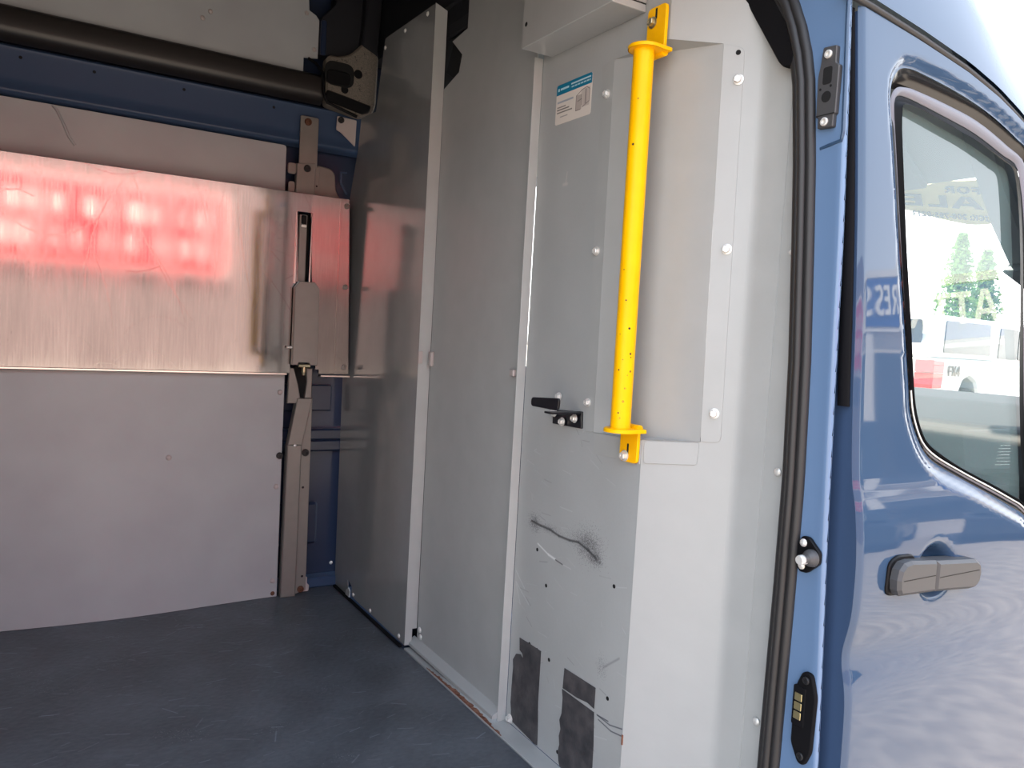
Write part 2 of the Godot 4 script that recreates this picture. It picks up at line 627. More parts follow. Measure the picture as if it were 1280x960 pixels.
	mat("visor", c8(122, 134, 140), 0.9)
	mat("dash", c8(26, 30, 32), 0.7)
	mat("sign_paper", c8(222, 214, 150), 0.7)
	mat("sign_grey", c8(160, 160, 140), 0.7)
	mat("sign_ink", c8(86, 104, 124), 0.6)
	mat("trunk", c8(84, 70, 58), 0.9)
	m = mat("leaf", c8(74, 112, 50), 0.7)
	m.backlight_enabled = true
	m.backlight = c8(70, 100, 40)
	m.cull_mode = BaseMaterial3D.CULL_DISABLED
	mat("gold", c8(214, 200, 150), 0.35, 0.9)

# ---------------------------------------------------------------- the scene
func _ready() -> void:
	rng.seed = 7
	# camera
	var cam := Camera3D.new()
	cam.name = "camera"
	cam.fov = 52.0067
	cam.near = 0.05
	cam.far = 500.0
	cam.transform = Transform3D(Basis(Vector3(0.85315, 0.05636, 0.51862), Vector3(-0.01590, 0.99649, -0.08215), Vector3(-0.52143, 0.06184, 0.85105)), Vector3(-0.911, 0.900, 1.714))
	add_child(cam)
	# sky and sun: hazy summer noon, the sun high behind the van's far side
	var sky_m := ProceduralSkyMaterial.new()
	sky_m.sky_top_color = Color(0.70, 0.755, 0.835)
	sky_m.sky_horizon_color = Color(0.98, 0.975, 0.96)
	sky_m.sky_curve = 0.25
	sky_m.ground_bottom_color = Color(0.6, 0.57, 0.53)
	sky_m.ground_horizon_color = Color(0.8, 0.78, 0.75)
	sky_m.sky_energy_multiplier = 1.95
	var env := Environment.new()
	env.background_mode = Environment.BG_SKY
	env.sky = Sky.new()
	env.sky.sky_material = sky_m
	env.tonemap_mode = Environment.TONE_MAPPER_LINEAR
	env.tonemap_exposure = 1.12
	env.sdfgi_enabled = true
	env.ssao_enabled = true
	env.ssil_enabled = true
	var we := WorldEnvironment.new()
	we.name = "world_environment"
	we.environment = env
	add_child(we)
	var sun := DirectionalLight3D.new()
	sun.name = "sun"
	sun.light_energy = 5.9
	sun.light_color = Color(1.0, 0.95, 0.87)
	sun.light_angular_distance = 1.2
	sun.shadow_enabled = true
	sun.transform = Transform3D(Basis.looking_at(-Vector3(-0.20, 0.88, -0.43).normalized(), Y), Vector3(0, 10, 0))
	add_child(sun)
	make_materials()
	build_shell()
	build_left_wall()
	build_partition()
	build_corner()
	build_pillar()
	build_door()
	build_cab()
	build_outside()

# the van's floor, roof and walls
func build_shell() -> void:
	var st := new_st()
	slab(st, pv([[-0.90, -3.1], [0.80, -3.1], [0.80, 0.0], [-0.90, 0.0]]), Vector3.ZERO, Z, X, 0.03, 0.003)
	struct("floor", st, M.floor)
	st = new_st()
	box(st, Vector3(-3.2, -0.30, -0.96), Vector3(0.16, -0.031, 0.86))
	box(st, Vector3(0.16, -0.30, -0.96), Vector3(2.3, -0.05, 0.90))
	struct("trim_1", st, M.blue_satin)
	st = new_st()
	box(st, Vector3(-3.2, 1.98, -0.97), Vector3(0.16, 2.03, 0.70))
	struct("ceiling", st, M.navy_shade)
	st = new_st()
	box(st, Vector3(-3.2, -0.30, -1.0), Vector3(0.25, 2.0, -0.93))
	box(st, Vector3(0.25, -0.30, -1.0), Vector3(1.7, 0.78, -0.93))
	struct("wall_left", st, M.blue_dark)
	st = new_st()
	box(st, Vector3(-3.2, -0.30, 0.86), Vector3(-1.32, 2.0, 0.93))
	box(st, Vector3(-3.2, 1.66, 0.70), Vector3(0.10, 2.0, 0.86))
	struct("wall_right", st, M.blue_satin)
	st = new_st()
	box(st, Vector3(-3.25, -0.30, -0.97), Vector3(-3.2, 2.0, 0.93))
	struct("wall_back", st, M.board)
	st = new_st()
	slab(st, rect(-120, -120, 120, 120), Vector3(0, -0.70, 0), Z, X, 0.2)
	struct("ground", st, M.asphalt)

func rivets(parent: Node, list: Array, z: float, m: Material, r := 0.008) -> void:
	for p in list:
		fixing("rivet", parent, Vector3(p[0], p[1], z), Z, "dome", r, m)

# everything on the far (driver's) side wall
func build_left_wall() -> void:
	# lower liner board, bowed out at the bottom
	var t := thing("liner_board", "large lavender grey lower wall board with round rivets below the metal shelf", "wall board", Vector3(-1.0, 0, -0.86))
	var st := new_st()
	var bow := func(x: float, y: float) -> float: return -0.838 + 0.034 * exp(-pow((x + 0.68) / 0.33, 2.0)) * (1.0 - 0.8 * clampf(y / 0.8, 0, 1))
	var rows := []
	for i in 13:
		var y := 0.001 + 0.80 * i / 12.0
		var line := []
		for j in 33:
			var x := -2.2 + 1.989 * j / 32.0
			line.append(Vector3(x, y, bow.call(x, y)))
		rows.append(line)
	sheet(st, rows, Z)
	var edge := []
	for i in 13:
		var p: Vector3 = rows[i][32]
		edge.append([p, p + Vector3(0, 0, -0.006)])
	sheet(st, edge, X)
	edge = []
	for j in 33:
		edge.append([rows[0][j] , rows[0][j] + Vector3(0, 0, -0.006)])
	sheet(st, edge, -Y)
	obj("board", st, M.board, t)
	for p in [[-0.553, 0.474], [-0.224, 0.674], [-0.225, 0.366], [-0.226, 0.055]]:
		fixing("rivet", t, Vector3(p[0], p[1], bow.call(p[0], p[1]) + 0.0005), Z, "dome", 0.0085, M.rivet)
	fixing("rusty_screw", t, Vector3(-0.225, 0.012, -0.837), Z, "dome", 0.010, M.rusty_bolt)
	# middle liner board behind the shelf
	t = thing("liner_board", "brownish grey wall board with a crease between the blue rail and the metal shelf", "wall board", Vector3(-1.0, 0.9, -0.88))
	st = new_st()
	slab(st, rounded(pv([[-2.2, 0.74], [-0.222, 0.74], [-0.222, 1.467], [-2.2, 1.469]]), 0.012), Vector3(0, 0, -0.876), X, Y, 0.005, 0.001)
	obj("board", st, M.board, t)
	st = new_st()
	tube(st, [Vector3(-0.872, 1.465, -0.876), Vector3(-0.862, 1.455, -0.8745), Vector3(-0.845, 1.42, -0.8742), Vector3(-0.83, 1.385, -0.8745), Vector3(-0.815, 1.365, -0.876)], 0.004, 8)
	obj("crease", st, M.board, t)
	# top board
	t = thing("liner_board", "brownish grey upper wall board with small rivets above the black rail", "wall board", Vector3(-1.0, 1.7, -0.87))
	st = new_st()
	slab(st, pv([[-2.2, 1.66], [-0.30, 1.66], [-0.185, 1.70], [-0.185, 1.745], [-0.140, 1.752], [-0.139, 1.872], [-0.150, 1.885], [-0.172, 1.895], [-0.178, 1.96], [-2.2, 1.96]]), Vector3(0, 0, -0.853), X, Y, 0.005, 0.001)
	obj("board", st, M.board, t)
	rivets(t, [[-0.491, 1.791], [-0.181, 1.884], [-0.140 - 0.012, 1.777], [-0.47, 1.815]], -0.8525, M.rivet, 0.007)
	# black roof rail above the blue one
	t = thing("roof_rail", "long black horizontal rail along the upper side wall", "rail", Vector3(-1.0, 1.65, -0.85))
	st = new_st()
	var prof := [[1.703, -0.856], [1.693, -0.826], [1.682, -0.818], [1.640, -0.818], [1.622, -0.824], [1.612, -0.838], [1.606, -0.856]]
	rows = []
	for x in [-2.2, -0.125]:
		var line := []
		for p in prof:
			line.append(Vector3(x, p[0], p[1]))
		rows.append(line)
	sheet(st, rows, Z)
	obj("rail_skin", st, M.rail_black, t)
	st = new_st()
	slab(st, pv([[-0.856, 1.703], [-0.826, 1.693], [-0.818, 1.682], [-0.818, 1.640], [-0.824, 1.622], [-0.838, 1.612], [-0.856, 1.606]]), Vector3(-0.125, 0, 0), -Z, Y, 0.01)
	obj("end_cap", st, M.rail_black, t)
	# blue side rail with small holes
	t = thing("side_rail", "dark blue painted side rail with small drilled holes below the black rail", "rail", Vector3(-1.0, 1.54, -0.88))
	st = new_st()
	prof = [[1.606, -0.872], [1.600, -0.862], [1.596, -0.861], [1.590, -0.864], [1.52, -0.868], [1.50, -0.866], [1.488, -0.859], [1.480, -0.861], [1.474, -0.872], [1.47, -0.90]]
	rows = []
	for x in [-2.2, -1.0, 0.06]:
		var line := []
		for p in prof:
			line.append(Vector3(x, p[0], p[1]))
		rows.append(line)
	sheet(st, rows, Z)
	obj("rail_skin", st, M.blue_satin, t)
	for x in [-0.949, -0.772, -0.535, -0.270]:
		fixing("hole", t, Vector3(x, 1.575, -0.8645), Z, "hole", 0.0045, M.hole)
	# the body structure behind: stepped blue pressings near the partition
	t = thing("body_pressing", "dark blue stepped body panel visible between the steel post and partition", "body panel", Vector3(-0.05, 0.3, -0.92))
	st = new_st()
	box(st, Vector3(-0.22, 0.02, -0.93), Vector3(0.03, 1.47, -0.922))
	obj("back_panel", st, M.blue_dark, t)
	st = new_st()
	box(st, Vector3(-0.22, 0.468, -0.925), Vector3(0.03, 0.508, -0.888), 0.006)
	box(st, Vector3(-0.22, 0.508, -0.925), Vector3(0.03, 0.546, -0.882), 0.006)
	obj("cross_rib", st, M.blue_dark, t)
	st = new_st()
	box(st, Vector3(-0.20, 0.606, -0.925), Vector3(-0.03, 0.695, -0.90), 0.004)
	obj("raised_plate", st, M.blue_dark, t)
	st = new_st()
	box(st, Vector3(-0.20, 0.145, -0.925), Vector3(-0.06, 0.29, -0.905), 0.008)
	obj("lower_plate", st, M.blue_dark, t)
	st = new_st()
	box(st, Vector3(-0.20, 0.0, -0.925), Vector3(0.03, 0.036, -0.868), 0.006)
	obj("floor_ledge", st, M.blue_satin, t)
	fixing("screw", t, Vector3(-0.002, 0.068, -0.918), Z, "dome", 0.006, M.bolt)
	# pressed reinforcement with a curved rib, upper corner
	st = new_st()
	slab(st, rounded(pv([[-0.125, 1.30], [-0.025, 1.30], [-0.055, 1.345], [-0.06, 1.40], [-0.075, 1.415], [-0.125, 1.42]]), 0.012), Vector3(0, 0, -0.872), X, Y, 0.02, 0.003)
	obj("curved_plate", st, M.steel_grey, t)
	st = new_st()
	tube(st, [Vector3(-0.018, 1.41, -0.88), Vector3(-0.038, 1.41, -0.88), Vector3(-0.037, 1.375, -0.88), Vector3(-0.015, 1.34, -0.88)], 0.004, 8)
	obj("curved_rib", st, M.blue_satin, t)
	# metal fold-up shelf
	t = thing("folding_shelf", "wide scratched bare aluminium shelf panel folded flat against the side wall", "shelf", Vector3(-1.0, 0.74, -0.80))
	st = new_st()
	slab(st, pv([[-2.2, 0.739], [-0.205, 0.739], [-0.205, 0.78], [-0.200, 1.012], [-0.19, 1.03], [-0.199, 1.252], [-0.158, 1.252], [-0.146, 1.03], [-0.128, 1.012], [-0.124, 0.752], [-0.112, 0.752], [-0.112, 0.739], [-0.010, 0.739], [-0.032, 1.311], [-2.2, 1.306]]), Vector3(0, 0, -0.80), X, Y, 0.004, 0.0008, 0.5)
	obj("panel", st, M.aluminium, t)
	st = new_st()
	box(st, Vector3(-2.2, 0.733, -0.822), Vector3(-0.215, 0.739, -0.797), 0.001)
	box(st, Vector3(-0.105, 0.729, -0.822), Vector3(-0.006, 0.735, -0.797), 0.001)
	obj("lower_lip", st, M.aluminium_edge, t)
	st = new_st()
	slab(st, pv([[-0.060, 0.742], [-0.014, 0.742], [-0.036, 1.307], [-0.062, 1.307]]), Vector3(0, 0, -0.7975), X, Y, 0.0025, 0.0006, 0.5)
	obj("edge_strip", st, M.aluminium, t)
	for p in [[-0.042, 1.288], [-0.036, 1.026], [-0.030, 0.763]]:
		fixing("screw", t, Vector3(p[0], p[1], -0.797), Z, "socket", 0.009, M.steel_grey)
	for sx in [-0.2025, -0.155]:
		st = new_st()
		slab(st, pv([[sx - 0.003, 1.025], [sx + 0.003, 1.025], [sx + 0.001, 1.25], [sx - 0.001, 1.25]]), Vector3(0, 0, -0.795), X, Y, 0.004, 0.0008)
		obj("slot_edge", st, M.aluminium_edge, t)
	# latch arm in the slot
	t = thing("shelf_latch", "dark grey latch arm and cover plate in the slot of the metal shelf", "latch", Vector3(-0.17, 0.77, -0.79))
	st = new_st()
	box(st, Vector3(-0.191, 0.99, -0.83), Vector3(-0.166, 1.245, -0.806), 0.002)
	obj("slide_rail", st, M.steel_grey, t)
	st = new_st()
	box(st, Vector3(-0.195, 1.0, -0.835), Vector3(-0.152, 1.25, -0.83))
	obj("slot_back", st, M.hole, t)
	st = new_st()
	box(st, Vector3(-0.186, 1.215, -0.806), Vector3(-0.170, 1.242, -0.800), 0.002)
	obj("catch", st, M.black, t)
	st = new_st()
	box(st, Vector3(-0.186, 1.205, -0.806), Vector3(-0.170, 1.212, -0.799), 0.001)
	obj("catch_tip", st, M.white_sign, t)
	st = new_st()
	slab(st, pv([[-0.206, 0.767], [-0.188, 0.767], [-0.186, 0.775], [-0.152, 0.775], [-0.150, 0.767], [-0.126, 0.767], [-0.128, 1.012], [-0.144, 1.032], [-0.192, 1.032], [-0.206, 1.012]]), Vector3(0, 0, -0.772), X, Y, 0.02, 0.0015)
	obj("cover_plate", st, M.steel_grey, t)
	st = new_st()
	tube(st, [Vector3(-0.186, 0.765, -0.772), Vector3(-0.150, 0.765, -0.772)], 0.006, 10)
	lathe(st, [[0.0, 0.0], [0.007, 0.0], [0.007, 0.02], [0.004, 0.03], [0.0, 0.03]], Vector3(-0.168, 0.765, -0.774), -Y, 10)
	obj("hinge_pin", st, M.brass_bolt, t)
	st = new_st()
	tube(st, [Vector3(-0.222, 0.822, -0.785), Vector3(-0.204, 0.822, -0.785)], 0.004, 8)
	obj("release_pin", st, M.bolt, t)
	# lower upright: a folded steel channel with a tapered head
	t = thing("upright_post", "grey folded steel upright with tapered top standing on floor by side wall", "post", Vector3(-0.17, 0, -0.85))
	st = new_st()
	slab(st, pv([[-0.204, 0.0], [-0.155, 0.0], [-0.153, 0.505], [-0.200, 0.505]]), Vector3(0, 0, -0.812), X, Y, 0.03, 0.003)
	obj("channel", st, M.steel_grey, t)
	st = new_st()
	slab(st, pv([[-0.155, 0.0], [-0.116, 0.012], [-0.119, 0.655], [-0.130, 0.655], [-0.152, 0.505]]), Vector3(0, 0, -0.830), X, Y, 0.004, 0.001)
	obj("side_flange", st, M.steel_grey, t)
	st = new_st()
	slab(st, pv([[-0.199, 0.505], [-0.153, 0.505], [-0.125, 0.657], [-0.174, 0.657]]), Vector3(0, 0, -0.810), X, Y, 0.03, 0.002)
	obj("tapered_head", st, M.steel_grey, t)
	st = new_st()
	slab(st, pv([[-0.205, 0.64], [-0.160, 0.64], [-0.172, 0.70], [-0.188, 0.755], [-0.203, 0.755]]), Vector3(0, 0, -0.815), X, Y, 0.012, 0.002)
	slab(st, pv([[-0.150, 0.657], [-0.127, 0.657], [-0.127, 0.755], [-0.148, 0.755], [-0.144, 0.71]]), Vector3(0, 0, -0.815), X, Y, 0.012, 0.002)
	obj("fork", st, M.steel_grey, t)
	st = new_st()
	box(st, Vector3(-0.18, 0.657, -0.845), Vector3(-0.128, 0.76, -0.835))
	obj("fork_back", st, M.hole, t)
	fixing("screw", t, Vector3(-0.176, 0.503, -0.8095), Z, "dome", 0.0055, M.bolt)
	fixing("bolt", t, Vector3(-0.136, 0.476, -0.829), Z, "socket", 0.012, M.dark_bolt)
	fixing("bolt", t, Vector3(-0.219, 0.468, -0.832), Z, "socket", 0.011, M.dark_bolt)
	fixing("hole", t, Vector3(-0.139, 0.36, -0.829), Z, "hole", 0.004, M.hole)
	fixing("hole", t, Vector3(-0.130, 0.06, -0.829), Z, "hole", 0.004, M.hole)
	fixing("rusty_bolt", t, Vector3(-0.134, 0.017, -0.829), Z, "socket", 0.011, M.rusty_bolt)
	st = new_st()
	slab(st, rounded(pv([[-0.135, 0.004], [-0.104, 0.004], [-0.102, 0.025], [-0.110, 0.03], [-0.110, 0.055], [-0.127, 0.055], [-0.132, 0.03]]), 0.006), Vector3(0, 0, -0.836), X, Y, 0.006, 0.001)
	obj("foot_tab", st, M.rivet, t)
	# upper strap
	t = thing("upper_strap", "grey steel strap bolted to the blue rail above the shelf", "bracket", Vector3(-0.16, 1.30, -0.85))
	st = new_st()
	slab(st, round_rect(-0.189, 1.40, -0.130, 1.563, 0.006), Vector3(0, 0, -0.846), X, Y, 0.004, 0.001)
	obj("strap", st, M.steel_grey, t)
	st = new_st()
	slab(st, pv([[-0.196, 1.27], [-0.135, 1.27], [-0.135, 1.418], [-0.196, 1.410]]), Vector3(0, 0, -0.842), X, Y, 0.02, 0.002)
	obj("channel", st, M.steel_grey, t)
	st = new_st()
	slab(st, pv([[-0.135, 1.27], [-0.118, 1.27], [-0.118, 1.408], [-0.135, 1.412]]), Vector3(0, 0, -0.855), X, Y, 0.004, 0.001)
	obj("side_flange", st, M.steel_grey, t)
	st = new_st()
	slab(st, round_rect(-0.222, 1.375, -0.196, 1.410, 0.008), Vector3(0, 0, -0.850), X, Y, 0.004, 0.001)
	obj("ear_tab", st, M.steel_grey, t)
	st = new_st()
	slab(st, round_rect(-0.219, 1.315, -0.198, 1.352, 0.008), Vector3(0, 0, -0.850), X, Y, 0.004, 0.001)
	obj("ear_tab", st, M.steel_grey, t)
	fixing("rusty_bolt", t, Vector3(-0.165, 1.545, -0.8455), Z, "socket", 0.0115, M.rusty_bolt)
	fixing("bolt", t, Vector3(-0.163, 1.397, -0.8415), Z, "socket", 0.0115, M.dark_bolt)
	fixing("hole", t, Vector3(-0.126, 1.348, -0.8545), Z, "hole", 0.003, M.hole)
	# corner gusset
	t = thing("gusset_plate", "small beige cut-corner steel plate between blue rail and partition", "bracket", Vector3(-0.02, 1.53, -0.85))
	st = new_st()
	slab(st, rounded(pv([[-0.069, 1.583], [-0.071, 1.538], [-0.055, 1.532], [-0.005, 1.494], [-0.003, 1.580]]), 0.004), Vector3(0, 0, -0.846), X, Y, 0.004, 0.001)
	obj("plate", st, M.rivet, t)
	fixing("bolt", t, Vector3(-0.057, 1.571, -0.8455), Z, "socket", 0.0105, M.dark_bolt)
	# roof pillar joint
	t = thing("pillar_joint", "speckled brown roof pillar casting with slot and holes at the rail end", "pillar joint", Vector3(-0.05, 1.6, -0.83))
	st = new_st()
	slab(st, rounded(pv([[-0.122, 1.600], [-0.004, 1.582], [0.034, 1.594], [0.046, 1.630], [0.048, 1.79], [-0.012, 1.815], [-0.022, 1.80], [-0.050, 1.772], [-0.085, 1.758], [-0.118, 1.756], [-0.126, 1.74]]), 0.012), Vector3(0, 0, -0.803), X, Y, 0.04, 0.006)
	obj("casting", st, M.speckled, t)
	st = new_st()
	slab(st, pv([[-0.012, 1.80], [0.048, 1.78], [0.056, 1.975], [0.000, 1.975], [-0.004, 1.87]]), Vector3(0, 0, -0.804), X, Y, 0.04, 0.006)
	obj("upper_arm", st, M.navy_shade, t)
	st = new_st()
	slab(st, round_rect(-0.130, 1.664, -0.034, 1.740, 0.03, 6), Vector3(0, 0, -0.8015), X, Y, 0.006)
	obj("slot", st, M.hole, t)
	st = new_st()
	slab(st, round_rect(-0.124, 1.668, -0.046, 1.712, 0.016, 5), Vector3(0, 0, -0.799), X, Y, 0.004, 0.0025)
	obj("slot_insert", st, M.black, t)
	st = new_st()
	slab(st, rounded(pv([[-0.130, 1.612], [0.0, 1.590], [0.022, 1.600], [0.030, 1.624], [-0.120, 1.648]]), 0.008), Vector3(0, 0, -0.7995), X, Y, 0.008, 0.004)
	obj("lower_lip", st, M.black, t)
	fixing("hole", t, Vector3(-0.020, 1.716, -0.8028), Z, "hole", 0.0145, M.black)
	fixing("hole", t, Vector3(-0.063, 1.658, -0.8028), Z, "hole", 0.0125, M.black)
	st = new_st()
	tube(st, [Vector3(-0.175, 1.742, -0.84), Vector3(-0.150, 1.730, -0.835), Vector3(-0.134, 1.700, -0.812), Vector3(-0.132, 1.640, -0.805), Vector3(-0.120, 1.606, -0.80), Vector3(-0.02, 1.58, -0.80)], 0.005, 8)
	obj("cable", st, M.black, t)
	# roof post that goes up in front of the dark roof
	t = thing("roof_post", "dark navy roof post beside the top board", "post", Vector3(-0.08, 1.76, -0.86))
	st = new_st()
	slab(st, rounded(pv([[-0.138, 1.765], [-0.02, 1.765], [0.02, 1.80], [0.05, 2.0], [-0.09, 2.0], [-0.090, 1.935], [-0.139, 1.875]]), 0.006), Vector3(0, 0, -0.845), X, Y, 0.05, 0.004)
	obj("post_skin", st, M.navy_shade, t)
	st = new_st()
	slab(st, round_rect(-0.136, 1.762, -0.118, 1.872, 0.006), Vector3(0, 0, -0.838), X, Y, 0.008, 0.003)
	obj("post_rib", st, M.blue_dark, t)

# the steel partition between cargo and cab
func build_partition() -> void:
	var mZ := -X
	# left sheet
	var t := thing("partition_panel", "tall glossy dark grey partition sheet beside the folded metal shelf", "partition", Vector3(0, 0, -0.58))
	var st := new_st()
	slab(st, pv([[-0.876, 0.006], [-0.739, 0.006], [-0.744, 0.030], [-0.748, 0.058], [-0.708, 0.046], [-0.706, 0.014], [-0.275, 0.010], [-0.274, 1.776], [-0.630, 1.785], [-0.640, 1.75], [-0.682, 1.575], [-0.811, 1.582], [-0.828, 1.485], [-0.892, 1.325], [-0.885, 0.70]]), Vector3.ZERO, Z, Y, 0.0016, 0.0)
	obj("sheet", st, M.dark_grey_paint, t)
	st = new_st()
	slab(st, pv([[0.0, 0.010], [0.022, 0.010], [0.022, 0.055], [0.036, 0.055], [0.036, 1.765], [0.0, 1.778]]), Vector3(0, 0, -0.2738), X, Y, 0.0016)
	obj("edge_flange", st, M.grey_paint, t)
	for p in [[-0.689, 0.019], [-0.538, 0.0165], [-0.3125, 0.018], [-0.322, 1.757], [-0.475, 1.757], [-0.625, 1.750]]:
		fixing("bolt", t, Vector3(-0.0002, p[1] + 0.006, p[0]), mZ, "dome", 0.0065, M.bolt)
	st = new_st()
	slab(st, pv([[-0.750, 0.008], [-0.714, 0.008], [-0.712, 0.03], [-0.725, 0.038], [-0.745, 0.026]]), Vector3(-0.006, 0, 0), Z, Y, 0.004, 0.001)
	obj("corner_tab", st, M.grey_paint, t)
	st = new_st()
	box(st, Vector3(-0.002, 0.808, -0.2725), Vector3(0.010, 0.842, -0.268), 0.001)
	obj("latch_clip", st, M.rivet, t)
	# dark seal strip at the foot of the left sheet
	st = new_st()
	box(st, Vector3(-0.012, 0.0005, -0.86), Vector3(-0.001, 0.009, -0.285), 0.002)
	tag(obj("floor_seal", st, M.black_matte), "black rubber strip along the foot of the left partition sheet", "seal")
	# dark framing on the cab side, seen through the gaps
	t = thing("support_post", "black support post on the cab side seen through the notched gap beside the partition door", "post", Vector3(0.09, 0, -0.2))
	st = new_st()
	box(st, Vector3(0.060, -0.04, -0.40), Vector3(0.085, 1.79, -0.05), 0.004)
	obj("post", st, M.navy_shade, t)
	st = new_st()
	box(st, Vector3(0.050, 1.70, -0.30), Vector3(0.060, 1.735, -0.10), 0.003)
	obj("cross_brace", st, M.navy_shade, t)
	st = new_st()
	rbox(st, Vector3(0.054, 1.615, -0.215), Vector3(0.010, 0.09, 0.13), Basis(X, 0.5), 0.003)
	obj("gusset", st, M.black, t)
	t = thing("roof_bow", "near black roof bow above the left partition sheet", "roof beam", Vector3(0.09, 1.9, -0.3))
	st = new_st()
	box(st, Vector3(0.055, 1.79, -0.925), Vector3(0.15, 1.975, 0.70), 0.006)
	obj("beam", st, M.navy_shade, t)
	# sliding middle sheet
	t = thing("partition_door", "middle grey partition sheet with notched upper left edge and bottom rail", "partition door", Vector3(0.03, 0, 0))
	st = new_st()
	slab(st, pv([[-0.268, 0.030], [0.20, 0.030], [0.20, 2.0], [-0.146, 2.0], [-0.146, 1.712], [-0.147, 1.682], [-0.232, 1.672], [-0.171, 1.622], [-0.1845, 1.58], [-0.271, 1.5555]]), Vector3(0.035, 0, 0), Z, Y, 0.0016)
	obj("sheet", st, M.grey_paint, t)
	st = new_st()
	slab(st, rect(0.027, 0.002, 0.0495, 1.515), Vector3(0, 0, 0.2022), X, Y, 0.003, 0.0006)
	obj("edge_flange", st, M.grey_paint, t)
	st = new_st()
	var dn := Vector3(-0.022, -0.014, 0)
	slab(st, rect(-0.285, 0.0, 0.198, 1.0), Vector3(0.035, 0.030, 0), Z, dn * -1.0, 0.002)
	st = new_st()
	quad(st, Vector3(0.035, 0.030, -0.285), Vector3(0.035, 0.030, 0.199), Vector3(0.014, 0.016, 0.199), Vector3(0.014, 0.016, -0.285), Vector3(-0.55, 0.83, 0))
	quad(st, Vector3(0.014, 0.016, -0.285), Vector3(0.014, 0.016, 0.199), Vector3(0.014, 0.008, 0.199), Vector3(0.014, 0.008, -0.285), -X)
	quad(st, Vector3(0.035, 0.028, 0.199), Vector3(0.014, 0.016, 0.199), Vector3(0.014, 0.008, 0.199), Vector3(0.035, 0.008, 0.199), Z)
	obj("bottom_rail", st, M.grey_paint, t)
	fixing("screw", t, Vector3(0.0345, 0.058, -0.250), -X, "dome", 0.0085, M.bolt)
	fixing("screw", t, Vector3(0.0345, 0.028 + 0.012, -0.243), -X, "dome", 0.0085, M.bolt)
	st = new_st()
	box(st, Vector3(0.024, 0.802, -0.262), Vector3(0.0345, 0.842, -0.246), 0.002)
	obj("latch_clip", st, M.rivet, t)
	st = new_st()
	box(st, Vector3(0.024, 0.806, 0.172), Vector3(0.0345, 0.822, 0.190), 0.002)
	obj("latch_stud", st, M.rivet, t)
	# rusty threshold
	t = thing("threshold", "grey metal threshold strip with a rusted stretch at the partition foot", "threshold", Vector3(0, 0, 0.15))
	st = new_st()
	slab(st, pv([[-0.276, 0.0], [0.63, 0.0], [0.63, 0.05], [-0.276, 0.05]]), Vector3(0, 0.002, 0), Z, X, 0.02, 0.001)
	obj("strip", st, M.grey_paint, t)
	st = new_st()
	var zz := -0.13
	var out := []
	var back := []
	while zz < 0.27:
		out.append([zz, 0.0012])
		var w := 0.010 * sin(PI * clampf((zz + 0.13) / 0.40, 0.03, 0.97)) + 0.0035 * rng.randf_range(-1, 1)
		back.push_front([zz, 0.0025 + maxf(w, 0.0005)])
		zz += 0.008
	slab(st, pv(out + back), Vector3(0, 0.0032, 0), Z, X, 0.0012)
	obj("rust_patch", st, M.rust, t)
	# header box over the right sheet
	t = thing("header_box", "grey sheet metal box across the top of the right partition sheet", "header box", Vector3(0, 1.51, 0.39))
	st = new_st()
	box(st, Vector3(-0.030, 1.509, 0.238), Vector3(0.049, 1.95, 0.546), 0.001)
	obj("shell", st, M.grey_paint, t)
	fixing("hole", t, Vector3(-0.0303, 1.556, 0.252), -X, "hole", 0.005, M.hole)
	st = new_st()
	box(st, Vector3(-0.0295, 1.5225, 0.546), Vector3(0.048, 1.5245, 0.5466))
	obj("end_seam", st, M.hole, t)
	st = new_st()
	box(st, Vector3(-0.028, 1.525, 0.546), Vector3(0.048, 1.95, 0.549), 0.001)
	obj("end_cap", st, M.grey_paint, t)

const B1 := Vector3(0.5, 0, 0.8660254)    # runs along the angled sheet

func b1(z: float, y: float, lift := 0.0) -> Vector3:   # a point on the angled sheet, z measured across the van
	return Vector3(0.05 + 0.57735 * (z - 0.615), y, z) + Vector3(-0.866, 0, 0.5) * lift

